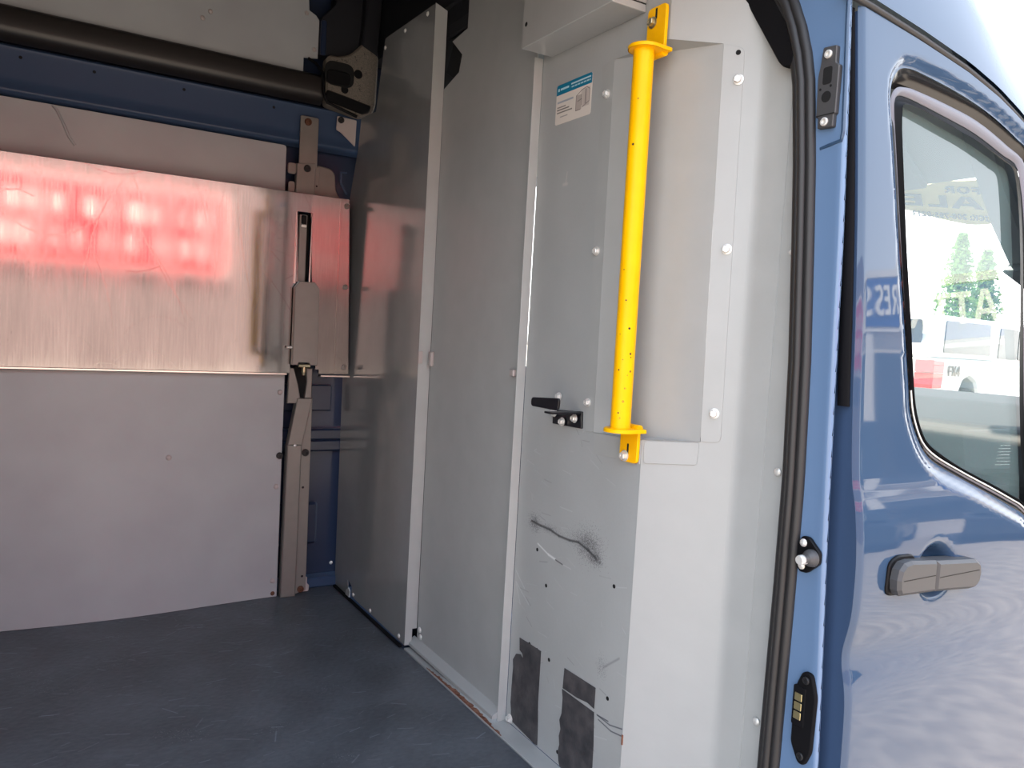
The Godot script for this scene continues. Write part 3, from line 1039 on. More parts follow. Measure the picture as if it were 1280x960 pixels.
func build_corner() -> void:
	var nB := Vector3(-0.8660254, 0, 0.5)
	var t := thing("corner_panel", "folded grey corner sheet with black rub mark and scratches, between partition door and door seal", "partition", Vector3(0.06, 0, 0.5))
	var st := new_st()
	slab(st, pv([[0.203, 0.003], [0.6148, 0.003], [0.6148, 0.722], [0.470, 0.716], [0.462, 1.446], [0.6148, 1.441], [0.6148, 2.0], [0.203, 2.0]]), Vector3(0.05, 0, 0), Z, Y, 0.0016)
	obj("rear_face", st, M.scuffed_paint, t)
	st = new_st()
	slab(st, pv([[0.0, 0.003], [0.163, 0.003], [0.163, 1.447], [0.098, 1.532], [0.04, 1.62], [0.0, 1.70], [0.0, 1.441], [0.098, 1.421], [0.107, 0.730], [0.0, 0.722]]), Vector3(0.05, 0, 0.615), B1, Y, 0.0016)
	obj("angled_face", st, M.grey_paint, t)
	# soft fold, then the strip that reaches the door seal
	st = new_st()
	var rows := []
	for y in [[0.003, 1.0], [0.3, 1.0], [0.8, 1.0], [1.2, 1.0], [1.447, 1.0]]:
		var line := []
		for k in 6:
			var a := deg_to_rad(lerpf(30.0, 5.0, k / 5.0))
			var p := Vector3(0.1315, 0, 0.756)
			for q in k:
				var b := deg_to_rad(lerpf(30.0, 5.0, (q + 0.5) / 5.0))
				p += Vector3(sin(b), 0, cos(b)) * 0.004
			p.y = y[0] - (0.026 * k / 5.0 if y[0] > 1.4 else 0.0)
			line.append(p)
		rows.append(line)
	sheet(st, rows, -X)
	obj("fold", st, M.grey_paint, t)
	st = new_st()
	slab(st, pv([[0.0, 0.003], [0.042, 0.003], [0.045, 1.37], [0.0, 1.421]]), Vector3(rows[0][5].x, 0, rows[0][5].z), Vector3(0.087, 0, 0.996), Y, 0.0016)
	obj("outer_strip", st, M.grey_paint, t)
	st = new_st()
	slab(st, pv([[0.815, 0.003], [0.88, 0.003], [0.885, 0.7], [0.868, 1.1], [0.845, 1.345], [0.806, 1.364]]), Vector3(0.1425, 0, 0), Z, Y, 0.002)
	obj("pillar_cover", st, M.grey_paint, t)
	for p in [[0.672, 0.000]]:
		pass
	for p in [[0.2922, 0.4308], [0.3345, 0.3626], [0.562, 0.4307], [0.2835, 0.2139], [0.3147, 0.2120], [0.362, 0.208], [0.5644, 0.1653 + 0.045], [0.4126, 0.0281]]:
		fixing("hole", t, Vector3(0.0499, p[1], p[0]), -X, "hole", 0.0042, M.hole)
	fixing("screw", t, Vector3(0.0495, 0.014, 0.222), -X, "hex", 0.008, M.bolt)
	fixing("screw", t, Vector3(0.140, 0.70, 0.850), -X, "dome", 0.007, M.bolt)
	fixing("screw", t, Vector3(0.140, 0.275, 0.846), -X, "dome", 0.007, M.bolt)
	fixing("screw", t, Vector3(0.140, 1.06, 0.842), -X, "dome", 0.004, M.bolt)
	# a chip of bare rusty metal on the corner edge
	st = new_st()
	box(st, Vector3(0.0485, 0.142, 0.6125), Vector3(0.0520, 0.162, 0.6165), 0.001)
	obj("rust_chip", st, M.rust, t)
	# inset sheet that cuts the corner behind the grab bar
	t = thing("inset_panel", "grey recessed sheet bolted across the partition corner behind the yellow bar", "partition", Vector3(0.06, 0.72, 0.58))
	var a0 := Vector3(0.0485, 0.716, 0.470)
	var a1 := Vector3(0.0485, 1.446, 0.462)
	var c0 := b1(0.7075, 0.730, 0.0015)
	var c1 := b1(0.700, 1.421, 0.0015)
	st = new_st()
	var deep := func(s: float, y: float) -> Vector3:
		var p := a0.lerp(c0, s).lerp(a1.lerp(c1, s), (y - 0.72) / 0.72)
		return p + Vector3(0.0, 0, 0)
	quad(st, a0, c0, c1, a1, Vector3(-0.976, 0, 0.21))
	obj("face", st, M.grey_paint, t)
	# the corner sheet is cut away there: dark inside of the opening, roof and ledge of the niche
	st = new_st()
	var k0 := Vector3(0.0485, 0.722, 0.616)
	var k1 := Vector3(0.0485, 1.441, 0.616)
	tri(st, a1, c1, k1, -Y)
	obj("niche_top", st, M.grey_paint, t)
	st = new_st()
	tri(st, a0, c0, k0, Y)
	obj("ledge", st, M.grey_paint, t)
	st = new_st()
	slab(st, rounded(pv([[0.440, 0.714], [0.470, 0.716], [0.462, 1.4455], [0.423, 1.4455]]), 0.006), Vector3(0.0485, 0, 0), Z, Y, 0.0014, 0.0003)
	obj("rear_flange", st, M.grey_paint, t)
	st = new_st()
	var s0 := (0.7075 - 0.615) / 0.866
	var s1 := (0.700 - 0.615) / 0.866
	slab(st, rounded(pv([[s0, 0.730], [s0 + 0.036, 0.733], [s1 + 0.037, 1.409], [s1, 1.421]]), 0.010), Vector3(0.05, 0, 0.615) + nB * 0.0016, B1, Y, 0.0014, 0.0003)
	obj("side_flange", st, M.grey_paint, t)
	st = new_st()
	slab(st, pv([[0.472, 0.674], [0.612, 0.676], [0.612, 0.720], [0.472, 0.715]]), Vector3(0.0485, 0, 0), Z, Y, 0.0014, 0.0003)
	obj("rear_flap", st, M.grey_paint, t)
	st = new_st()
	slab(st, rounded(pv([[0.005, 0.679], [0.104, 0.688], [0.106, 0.7285], [0.004, 0.7205]]), 0.006), Vector3(0.05, 0, 0.615) + nB * 0.0022, B1, Y, 0.0018, 0.0005)
	obj("side_flap", st, M.grey_paint, t)
	for p in [[0.4444, 1.3835], [0.4426, 1.0767], [0.4448, 0.7735]]:
		fixing("bolt", t, Vector3(0.0483, p[1], p[0]), -X, "hex", 0.0068, M.bolt)
	for p in [[0.726, 1.357], [0.727, 1.069], [0.726, 0.783]]:
		fixing("bolt", t, b1(p[0], p[1], 0.0018), nB, "hex", 0.0068, M.bolt)
	fixing("hole", t, b1(0.723, 1.403, 0.0018), nB, "hole", 0.0045, M.hole)
	# yellow grab bar
	t = thing("grab_bar", "bright yellow vertical grab bar with chipped paint on the partition corner", "grab bar", Vector3(0.01, 0.70, 0.6))
	st = new_st()
	tube(st, [Vector3(0.008, 0.742, 0.600), Vector3(0.008, 1.416, 0.598)], 0.0184, 28)
	obj("tube", st, M.yellow, t)
	for e in [[0.742, 0.736, 0.600, "lower"], [1.416, 1.422, 0.598, "upper"]]:
		var down: bool = e[0] < 1.0
		st = new_st()
		var outline := PackedVector2Array()
		for i in 19:
			var a := PI * (0.5 + i / 18.0)
			outline.append(Vector2(0.598 + 0.031 * sin(a + PI / 2) * 1.0, 0.010 + 0.031 * cos(a + PI / 2)))
		outline = PackedVector2Array()
		for i in 25:
			var a := deg_to_rad(120.0 + 300.0 * i / 24.0)
			outline.append(Vector2(0.600 + 0.031 * sin(a), 0.008 + 0.031 * cos(a)))
		outline.clear()
		# plan in (z, x): round nose towards the cargo side, straight back against the partition
		for i in 21:
			var a := PI + PI * i / 20.0
			outline.append(Vector2(0.600 + 0.030 * cos(a), 0.008 + 0.030 * sin(a)))
		outline.append(Vector2(0.628, 0.047))
		outline.append(Vector2(0.566, 0.047))
		slab(st, outline, Vector3(0, e[0] + (0.0 if down else 0.007), 0), Z, X, 0.007, 0.0015)
		obj("end_plate", st, M.yellow, t)
		st = new_st()
		var y0: float = (0.676 if down else 1.418)
		var y1: float = (0.742 if down else 1.506)
		slab(st, rounded(pv([[0.562, y0], [0.612, y0], [0.612, y1], [0.562, y1]]), 0.010), Vector3(0.041, 0, 0), Z, Y, 0.006, 0.001)
		var tab := obj("mounting_tab", st, M.yellow, t)
		var by := 0.687 if down else 1.4785
		var bz := 0.579 if down else 0.578
		st = new_st()
		slab(st, round_rect(0.5835, by + 0.004, 0.5885, by + 0.024, 0.0024), Vector3(0.0408, 0, 0), Z, Y, 0.001)
		obj("slot", st, M.hole, tab)
		fixing("bolt", tab, Vector3(0.0405, by, bz), -X, "hex", 0.0078, M.brass_bolt if not down else M.bolt)
		st = new_st()
		tube(st, [Vector3(0.041, e[0] + (-0.001 if down else 0.002), 0.563), Vector3(0.041, e[0] + (-0.001 if down else 0.002), 0.616)], 0.008, 12)
		obj("bend", st, M.yellow, tab)
	# paint chips on the tube
	for i in 18:
		var y := rng.randf_range(0.755, 0.93) if i < 14 else rng.randf_range(0.95, 1.35)
		var a := rng.randf_range(-0.7, 0.9)
		var n := Vector3(-sin(deg_to_rad(45) - a), 0, cos(deg_to_rad(45) - a))
		fixing("paint_chip", t, Vector3(0.008, y, 0.5995) + n * 0.0182, n, "hole", rng.randf_range(0.0008, 0.0022), M.dark_bolt)
	# black strap hook
	t = thing("strap_hook", "black steel hook bracket on three silver bolts left of the yellow bar", "hook", Vector3(0.03, 0.74, 0.38))
	st = new_st()
	slab(st, rounded(pv([[0.327, 0.716], [0.432, 0.718], [0.430, 0.753], [0.327, 0.746]]), 0.002), Vector3(0.0455, 0, 0), Z, Y, 0.004, 0.0008)
	obj("base_plate", st, M.hook_black, t)
	st = new_st()
	slab(st, pv([[0.330, -0.030], [0.420, 0.00], [0.430, 0.046], [0.330, 0.046]]), Vector3(0, 0.752, 0), Z, X, 0.003, 0.0005)
	st = new_st()
	box(st, Vector3(-0.03, 0.7475, 0.405), Vector3(0.046, 0.7515, 0.430), 0.001)
	obj("arm", st, M.hook_black, t)
	st = new_st()
	slab(st, rounded(pv([[0.3545, 0.757], [0.452, 0.757], [0.455, 0.782], [0.3545, 0.775]]), 0.008), Vector3(-0.030, 0, 0), Z, Y, 0.004, 0.0008)
	obj("blade", st, M.hook_black, t)
	for p in [[0.338, 0.741], [0.369, 0.725], [0.412, 0.737]]:
		fixing("bolt", t, Vector3(0.0418, p[1], p[0]), -X, "hex", 0.0068, M.bolt)
	fixing("bolt", t, Vector3(0.046, 0.776, 0.346), -X, "hex", 0.0068, M.bolt)
	# instruction sticker
	var im := Image.create(384, 256, false, Image.FORMAT_RGB8)
	im.fill(Color(0.86, 0.83, 0.80))
	im.fill_rect(Rect2i(0, 0, 384, 66), Color(0.0, 0.46, 0.60))
	im.fill_rect(Rect2i(16, 24, 18, 18), Color(0.75, 0.9, 0.93))
	im.fill_rect(Rect2i(44, 26, 92, 13), Color(0.7, 0.85, 0.9))
	for i in 26:
		im.fill_rect(Rect2i(160 + i * 8, 18, 6, 10), Color(0.85, 0.92, 0.94))
		im.fill_rect(Rect2i(160 + i * 8, 38, 6 if i % 4 else 2, 9), Color(0.8, 0.9, 0.93))
	for i in 22:
		im.fill_rect(Rect2i(16 + i * 8, 108, 5, 12), Color(0.45, 0.55, 0.66))
	for i in 16:
		im.fill_rect(Rect2i(16 + i * 6, 142, 4, 8), Color(0.3, 0.3, 0.3))
		if i < 15: im.fill_rect(Rect2i(16 + i * 9, 158, 7, 8), Color(0.25, 0.25, 0.25))
	for i in 24:
		im.fill_rect(Rect2i(16 + i * 7, 176, 5, 8), Color(0.2, 0.2, 0.2))
	for i in 14:
		im.fill_rect(Rect2i(54 + i * 6, 206, 4, 7), Color(0.5, 0.48, 0.5))
	im.fill_rect(Rect2i(222, 112, 60, 92), Color(0.70, 0.66, 0.64))
	im.fill_rect(Rect2i(290, 84, 72, 110), Color(0.76, 0.72, 0.70))
	for s in [[222, 112, 282, 86], [222, 112, 222, 204], [222, 204, 272, 204], [282, 86, 330, 78], [360, 96, 360, 170], [318, 90, 318, 178], [326, 90, 326, 178], [282, 86, 282, 180], [330, 78, 360, 96], [290, 194, 360, 170], [240, 150, 282, 140]]:
		stroke(im, Vector2(s[0], s[1]), Vector2(s[2], s[3]), 2.6, Color(0.36, 0.33, 0.33), 0.9)
	var m := mat("sticker_print", Color.WHITE, 0.45)
	m.albedo_texture = img_tex(im)
	m.uv1_scale = Vector3(1.0 / 0.128, -1.0 / 0.085, 1)
	m.uv1_offset = Vector3(-0.264 / 0.128, 1.4415 / 0.085, 0)
	st = new_st()
	slab(st, round_rect(0.264, 1.357, 0.391, 1.4412, 0.006), Vector3(0.0492, 0, 0), Z, Y, 0.0006)
	tag(obj("sticker", st, m), "white sticker with blue heading and a small drawing on the grey partition", "sticker")
	# worn tape patches
	t = thing("tape_patch", "narrow worn black tape strip with torn top corner next to partition door", "tape", Vector3(0.05, 0.1, 0.28))
	st = new_st()
	var pts := [[0.243, 0.214], [0.3312, 0.2155], [0.3312, 0.10], [0.336, 0.05], [0.338, -0.0 + 0.006]]
	pts.append([0.325, 0.004])
	pts.append([0.226, 0.012])
	for i in 8:
		pts.append([0.222 + rng.randf_range(-0.003, 0.003), 0.035 + i * 0.017])
	pts += [[0.232, 0.172], [0.252, 0.178], [0.262, 0.172], [0.258, 0.182], [0.246, 0.186]]
	slab(st, pv(pts), Vector3(0.0488, 0, 0), Z, Y, 0.0008)
	obj("strip", st, M.tape, t)
	t = thing("tape_patch", "wider worn black tape strip with a cross tear near the sheet's outer corner", "tape", Vector3(0.05, 0.1, 0.47))
	st = new_st()
	pts = [[0.421, 0.2135], [0.527, 0.2155], [0.5265, 0.173], [0.505, 0.176], [0.47, 0.171], [0.419, 0.170]]
	slab(st, pv(pts), Vector3(0.0484, 0, 0), Z, Y, 0.0010)
	obj("top_strip", st, M.tape, t)
	st = new_st()
	pts = [[0.527, 0.166], [0.532, 0.10], [0.533, 0.003], [0.424, 0.003]]
	for i in 10:
		pts.append([0.417 + rng.randf_range(-0.004, 0.004), 0.014 + i * 0.017])
	slab(st, pv(pts), Vector3(0.0488, 0, 0), Z, Y, 0.0006)
	obj("strip", st, M.tape, t)

# contour of the body side: z at a height
const PY := [-0.62, -0.5, -0.3, 0.1, 0.268, 0.38, 0.43, 0.506, 0.592, 0.663, 0.71, 0.831, 0.953, 1.134, 1.415, 1.6]
const PZ := [0.93, 0.975, 0.99, 1.0, 1.0, 0.9985, 0.9975, 0.998, 0.997, 0.989, 0.979, 0.969, 0.962, 0.949, 0.923, 0.905]
func side_z(y: float) -> float:
	var i := 0
	while i < PY.size() - 2 and y > PY[i + 1]:
		i += 1
	# Catmull-Rom through the samples
	var p1: float = PZ[i]
	var p2: float = PZ[i + 1]
	var h: float = PY[i + 1] - PY[i]
	var t: float = clampf((y - PY[i]) / h, -0.5, 1.2)
	var m1: float = (p2 - PZ[i - 1]) / (PY[i + 1] - PY[i - 1]) * h if i > 0 else p2 - p1
	var m2: float = (PZ[i + 2] - p1) / (PY[i + 2] - PY[i]) * h if i + 2 < PZ.size() else p2 - p1
	var t2 := t * t
	var t3 := t2 * t
	return (2 * t3 - 3 * t2 + 1) * p1 + (t3 - 2 * t2 + t) * m1 + (-2 * t3 + 3 * t2) * p2 + (t3 - t2) * m2

func seal_z(y: float) -> float:
	var ys := [-0.3, 0.2, 0.36, 0.5, 0.69, 0.885, 1.076, 1.2, 1.345, 1.43, 1.48, 1.56, 1.66]
	var zs := [0.870, 0.870, 0.872, 0.874, 0.875, 0.869, 0.857, 0.848, 0.833, 0.806, 0.780, 0.72, 0.62]
	return curve(ys, zs, y)

func curve(xs: Array, vs: Array, x: float) -> float:
	if x <= xs[0]: return vs[0]
	for i in xs.size() - 1:
		if x <= xs[i + 1]:
			return lerpf(vs[i], vs[i + 1], (x - xs[i]) / (xs[i + 1] - xs[i]))
	return vs[-1]

func edge_z(y: float) -> float:   # outer edge of the door pillar's rear face
	return curve([-0.3, 0.263, 0.461, 0.584, 0.658, 0.854, 1.071, 1.311, 1.431, 1.6], [0.976, 0.974, 0.965, 0.959, 0.956, 0.949, 0.942, 0.930, 0.923, 0.90], y)

func build_pillar() -> void:
	# rubber door seal
	var t := thing("door_seal", "ribbed black rubber weather seal around the sliding door opening", "door seal", Vector3(0.12, -0.2, 0.87))
	for k in [[0.006, 0.127, 0.0085], [0.019, 0.119, 0.0075], [0.031, 0.125, 0.0085]]:
		var path := []
		for i in 44:
			var y := -0.25 + 1.88 * i / 43.0
			path.append(Vector3(k[1], y, seal_z(y) + k[0]))
		var st := new_st()
		tube(st, path, k[2], 10)
		obj("rubber_bead", st, M.rubber, t)
	var rows := []
	for i in 44:
		var y := -0.25 + 1.88 * i / 43.0
		rows.append([Vector3(0.134, y, seal_z(y) - 0.006), Vector3(0.131, y, seal_z(y) + 0.045)])
	var st := new_st()
	sheet(st, rows, -X)
	obj("base_strip", st, M.rubber, t)
	# pillar
	t = thing("door_pillar", "blue painted door pillar between the black seal and the cab door", "pillar", Vector3(0.14, -0.3, 0.93))
	rows = []
	for i in 60:
		var y := -0.30 + 1.92 * i / 59.0
		var a := seal_z(y) + 0.036
		var b := edge_z(y)
		var line := [Vector3(0.128, y, a), Vector3(0.1285, y, lerpf(a, b, 0.25)), Vector3(0.1300, y, lerpf(a, b, 0.5)), Vector3(0.1295, y, lerpf(a, b, 0.72)), Vector3(0.130, y, b - 0.007), Vector3(0.1313, y, b - 0.0035), Vector3(0.134, y, b - 0.001), Vector3(0.1375, y, b - 0.0012), Vector3(0.142, y, b - 0.006), Vector3(0.15, y, b - 0.016), Vector3(0.20, y, b - 0.06)]
		rows.append(line)
	st = new_st()
	sheet(st, rows, Vector3(-1, 0, 0.6))
	obj("rear_face", st, M.blue_jamb, t)
	# pressed frame round the guide plate
	st = new_st()
	tube(st, [Vector3(0.1285, 1.46, 0.921), Vector3(0.1285, 1.40, 0.923), Vector3(0.129, 1.30, 0.928), Vector3(0.129, 1.235, 0.931), Vector3(0.130, 1.222, 0.928), Vector3(0.130, 1.218, 0.905), Vector3(0.130, 1.215, 0.892)], 0.003, 8)
	obj("pressed_edge", st, M.blue_paint, t)
	# black upper trim inside the opening
	st = new_st()
	slab(st, rounded(pv([[0.56, 1.70], [0.724, 1.490], [0.806, 1.366], [0.818, 1.355], [0.834, 1.356], [0.836, 1.375], [0.815, 1.43], [0.775, 1.492], [0.70, 1.60], [0.62, 1.70]]), 0.006), Vector3(0.118, 0, 0), Z, Y, 0.012, 0.004)
	tag(obj("upper_trim", st, M.black_matte), "black tapered trim piece at the top of the sliding door opening", "trim")
	# black strip in the gap before the cab door
	t = thing("gap_strip", "black rubber strip in the upper gap between pillar and cab door", "seal", Vector3(0.15, 0.82, 0.95))
	rows = []
	for i in 24:
		var y := 0.820 + 0.61 * i / 23.0
		var zz := side_z(y) - 0.010
		rows.append([Vector3(0.1585, y, zz - 0.020), Vector3(0.153, y, zz - 0.018), Vector3(0.152, y, zz - 0.010), Vector3(0.153, y, zz - 0.001), Vector3(0.1585, y, zz)])
	st = new_st()
	sheet(st, rows, -X)
	obj("strip", st, M.black_matte, t)
	# door guide plate (top)
	t = thing("guide_plate", "grey metal door guide plate with square and round socket, top of blue pillar", "door hardware", Vector3(0.125, 1.3, 0.90))
	st = new_st()
	slab(st, rounded(pv([[0.889, 1.2445], [0.917, 1.243], [0.917, 1.262], [0.920, 1.263], [0.9205, 1.335], [0.914, 1.339], [0.9135, 1.366], [0.889, 1.368], [0.886, 1.34], [0.883, 1.325], [0.885, 1.262], [0.889, 1.262]]), 0.003), Vector3(0.121, 0, 0), Z, Y, 0.008, 0.0012)
	obj("plate", st, M.handle_grey, t)
	st = new_st()
	slab(st, round_rect(0.893, 1.310, 0.909, 1.336, 0.004), Vector3(0.1205, 0, 0), Z, Y, 0.002)
	obj("square_socket", st, M.hole, t)
	st = new_st()
	slab(st, disc(0.9015, 1.291, 0.0085), Vector3(0.1205, 0, 0), Z, Y, 0.002)
	obj("round_socket", st, M.hole, t)
	st = new_st()
	box(st, Vector3(0.1204, 1.2630, 0.886), Vector3(0.1214, 1.2645, 0.918))
	obj("seam", st, M.hole, t)
	fixing("screw", t, Vector3(0.121, 1.355, 0.900), -X, "socket", 0.0065, M.bolt)
	fixing("screw", t, Vector3(0.121, 1.253, 0.902), -X, "socket", 0.0065, M.bolt)
	for p in [[0.890, 1.304], [0.9085, 1.306]]:
		fixing("pin_hole", t, Vector3(0.1207, p[1], p[0]), -X, "hole", 0.002, M.hole)
	# guide pin (middle)
	t = thing("guide_pin", "black door guide with round silver pin midway on the blue pillar", "door hardware", Vector3(0.125, 0.58, 0.93))
	st = new_st()
	slab(st, rounded(pv([[0.913, 0.600], [0.921, 0.613], [0.934, 0.613], [0.955, 0.594], [0.955, 0.576], [0.934, 0.557], [0.920, 0.556], [0.913, 0.566]]), 0.004), Vector3(0.122, 0, 0), Z, Y, 0.006, 0.0015)
	obj("plate", st, M.black, t)
	st = new_st()
	lathe(st, [[0.014, 0.0], [0.013, 0.006], [0.0085, 0.013], [0.007, 0.014], [0.007, 0.02]], Vector3(0.122, 0.583, 0.9415), -X, 18)
	obj("boss", st, M.handle_grey, t)
	st = new_st()
	lathe(st, [[0.0075, 0.0], [0.0075, 0.020], [0.0065, 0.022], [0.0, 0.022]], Vector3(0.116, 0.582, 0.940), -X, 18)
	obj("pin", st, M.bolt, t)
	fixing("bolt", t, Vector3(0.1215, 0.603, 0.925), -X, "dome", 0.0065, M.bolt)
	fixing("bolt", t, Vector3(0.1215, 0.567, 0.9245), -X, "dome", 0.0065, M.bolt)
	# contact plate (low)
	t = thing("contact_plate", "dark oval contact plate with three pale metal pads low on the blue pillar", "door hardware", Vector3(0.125, 0.26, 0.945))
	st = new_st()
	slab(st, rounded(pv([[0.929, 0.355], [0.929, 0.285], [0.944, 0.258], [0.956, 0.258], [0.966, 0.282], [0.968, 0.37], [0.958, 0.404], [0.942, 0.404], [0.932, 0.380]]), 0.007, 5), Vector3(0.122, 0, 0), Z, Y, 0.007, 0.0015)
	obj("plate", st, M.black_matte, t)
	st = new_st()
	slab(st, round_rect(0.929, 0.316, 0.952, 0.379, 0.003), Vector3(0.1195, 0, 0), Z, Y, 0.005, 0.001)
	obj("raised_block", st, M.black_matte, t)
	for k in 3:
		st = new_st()
		slab(st, round_rect(0.933, 0.3265 + 0.0148 * k, 0.9465, 0.3385 + 0.0148 * k, 0.0015), Vector3(0.1185, 0, 0), Z, Y, 0.002, 0.0005)
		obj("contact_pad", st, M.gold, t)
	fixing("screw", t, Vector3(0.1218, 0.392, 0.950), -X, "socket", 0.006, M.dark_bolt)
	fixing("screw", t, Vector3(0.1218, 0.271, 0.950), -X, "socket", 0.006, M.dark_bolt)

func smooth_loop(p: Array, n := 4) -> PackedVector2Array:
	var q := PackedVector2Array()
	for i in p.size():
		var a := Vector2(p[(i + p.size() - 1) % p.size()][0], p[(i + p.size() - 1) % p.size()][1])
		var b := Vector2(p[i][0], p[i][1])
		var c := Vector2(p[(i + 1) % p.size()][0], p[(i + 1) % p.size()][1])
		var d := Vector2(p[(i + 2) % p.size()][0], p[(i + 2) % p.size()][1])
		var k := minf(1.0, b.distance_to(c) / maxf(1e-4, 0.5 * (a.distance_to(b) + c.distance_to(d)))) 
		var m1 := (c - a) * 0.5 * minf(1.0, 2.0 * b.distance_to(c) / maxf(a.distance_to(c), 1e-5))
		var m2 := (d - b) * 0.5 * minf(1.0, 2.0 * b.distance_to(c) / maxf(b.distance_to(d), 1e-5))
		for s in n:
			var t := float(s) / n
			var t2 := t * t
			var t3 := t2 * t
			q.append((2 * t3 - 3 * t2 + 1) * b + (t3 - 2 * t2 + t) * m1 + (-2 * t3 + 3 * t2) * c + (t3 - t2) * m2)
	return q

const W_OUT := [[0.70, 0.612], [0.643, 0.630], [0.549, 0.665], [0.459, 0.698], [0.377, 0.730], [0.342, 0.759], [0.314, 0.808], [0.306, 0.86], [0.289, 0.96], [0.270, 1.086], [0.251, 1.261], [0.246, 1.304], [0.251, 1.336], [0.269, 1.359], [0.292, 1.367], [0.323, 1.368], [0.441, 1.358], [0.545, 1.340], [0.638, 1.312], [0.70, 1.285], [0.725, 1.15], [0.725, 0.9]]
const W_C1 := [[0.695, 0.620], [0.643, 0.638], [0.549, 0.672], [0.459, 0.705], [0.381, 0.735], [0.345, 0.761], [0.318, 0.808], [0.309, 0.86], [0.293, 0.96], [0.275, 1.086], [0.257, 1.261], [0.253, 1.302], [0.260, 1.322], [0.273, 1.333], [0.290, 1.337], [0.314, 1.339], [0.407, 1.334], [0.510, 1.323], [0.61, 1.297], [0.675, 1.27], [0.70, 1.15], [0.70, 0.9]]
const W_C2 := [[0.69, 0.628], [0.643, 0.644], [0.55, 0.678], [0.46, 0.710], [0.386, 0.738], [0.348, 0.763], [0.322, 0.808], [0.312, 0.86], [0.297, 0.96], [0.280, 1.086], [0.264, 1.261], [0.263, 1.300], [0.268, 1.313], [0.278, 1.321], [0.292, 1.323], [0.320, 1.322], [0.41, 1.313], [0.505, 1.301], [0.60, 1.278], [0.650, 1.262], [0.675, 1.15], [0.68, 0.9]]
const W_GL := [[0.68, 0.637], [0.643, 0.650], [0.551, 0.684], [0.461, 0.715], [0.395, 0.742], [0.353, 0.766], [0.327, 0.810], [0.316, 0.86], [0.302, 0.96], [0.285, 1.086], [0.272, 1.261], [0.2735, 1.298], [0.276, 1.303], [0.283, 1.306], [0.296, 1.307], [0.330, 1.306], [0.42, 1.294], [0.509, 1.281], [0.595, 1.262], [0.630, 1.248], [0.645, 1.15], [0.66, 0.9]]

var win: PackedVector2Array
func gutter_y(x: float) -> float:
	return curve([-4.0, 0.0, 0.170, 0.312, 0.454, 0.549, 0.641, 0.8, 1.0, 1.2, 1.6], [1.46, 1.452, 1.442, 1.426, 1.406, 1.385, 1.355, 1.285, 1.165, 1.02, 0.80], x)

func win_dist(p: Vector2) -> float:
	var d := 1e9
	for i in win.size():
		var q := Geometry2D.get_closest_point_to_segment(p, win[i], win[(i + 1) % win.size()])
		d = minf(d, p.distance_to(q))
	return -d if Geometry2D.is_point_in_polygon(p, win) else d

func door_z(x: float, y: float) -> float:
	var z := side_z(y)
	var e := (x - 0.16) / 0.012
	if e < 1.0:
		z -= 0.006 * pow(1.0 - maxf(e, 0.0), 2.0)
	z -= 0.011 * exp(-pow((y - 0.437) / 0.045, 2.0)) * exp(-maxf(x - 0.16, 0.0) / 0.22)
	if x > 0.20 and x < 0.76 and y > 0.56 and y < 1.42:
		var d := win_dist(Vector2(x, y))
		var w := 0.026 if y < 0.9 else 0.016
		if d < 0.075:
			z -= 0.17 * (0.075 - maxf(d, 0.0)) * (0.075 - maxf(d, 0.0))
		z -= 0.008 * (1.0 - smoothstep(0.006, w, d))
	var r := Vector2((x - 0.366) / 0.058, (y - 0.553) / 0.050).length()
	if r < 1.0:
		z -= 0.026 * smoothstep(0.0, 0.55, 1.0 - r)
	return z

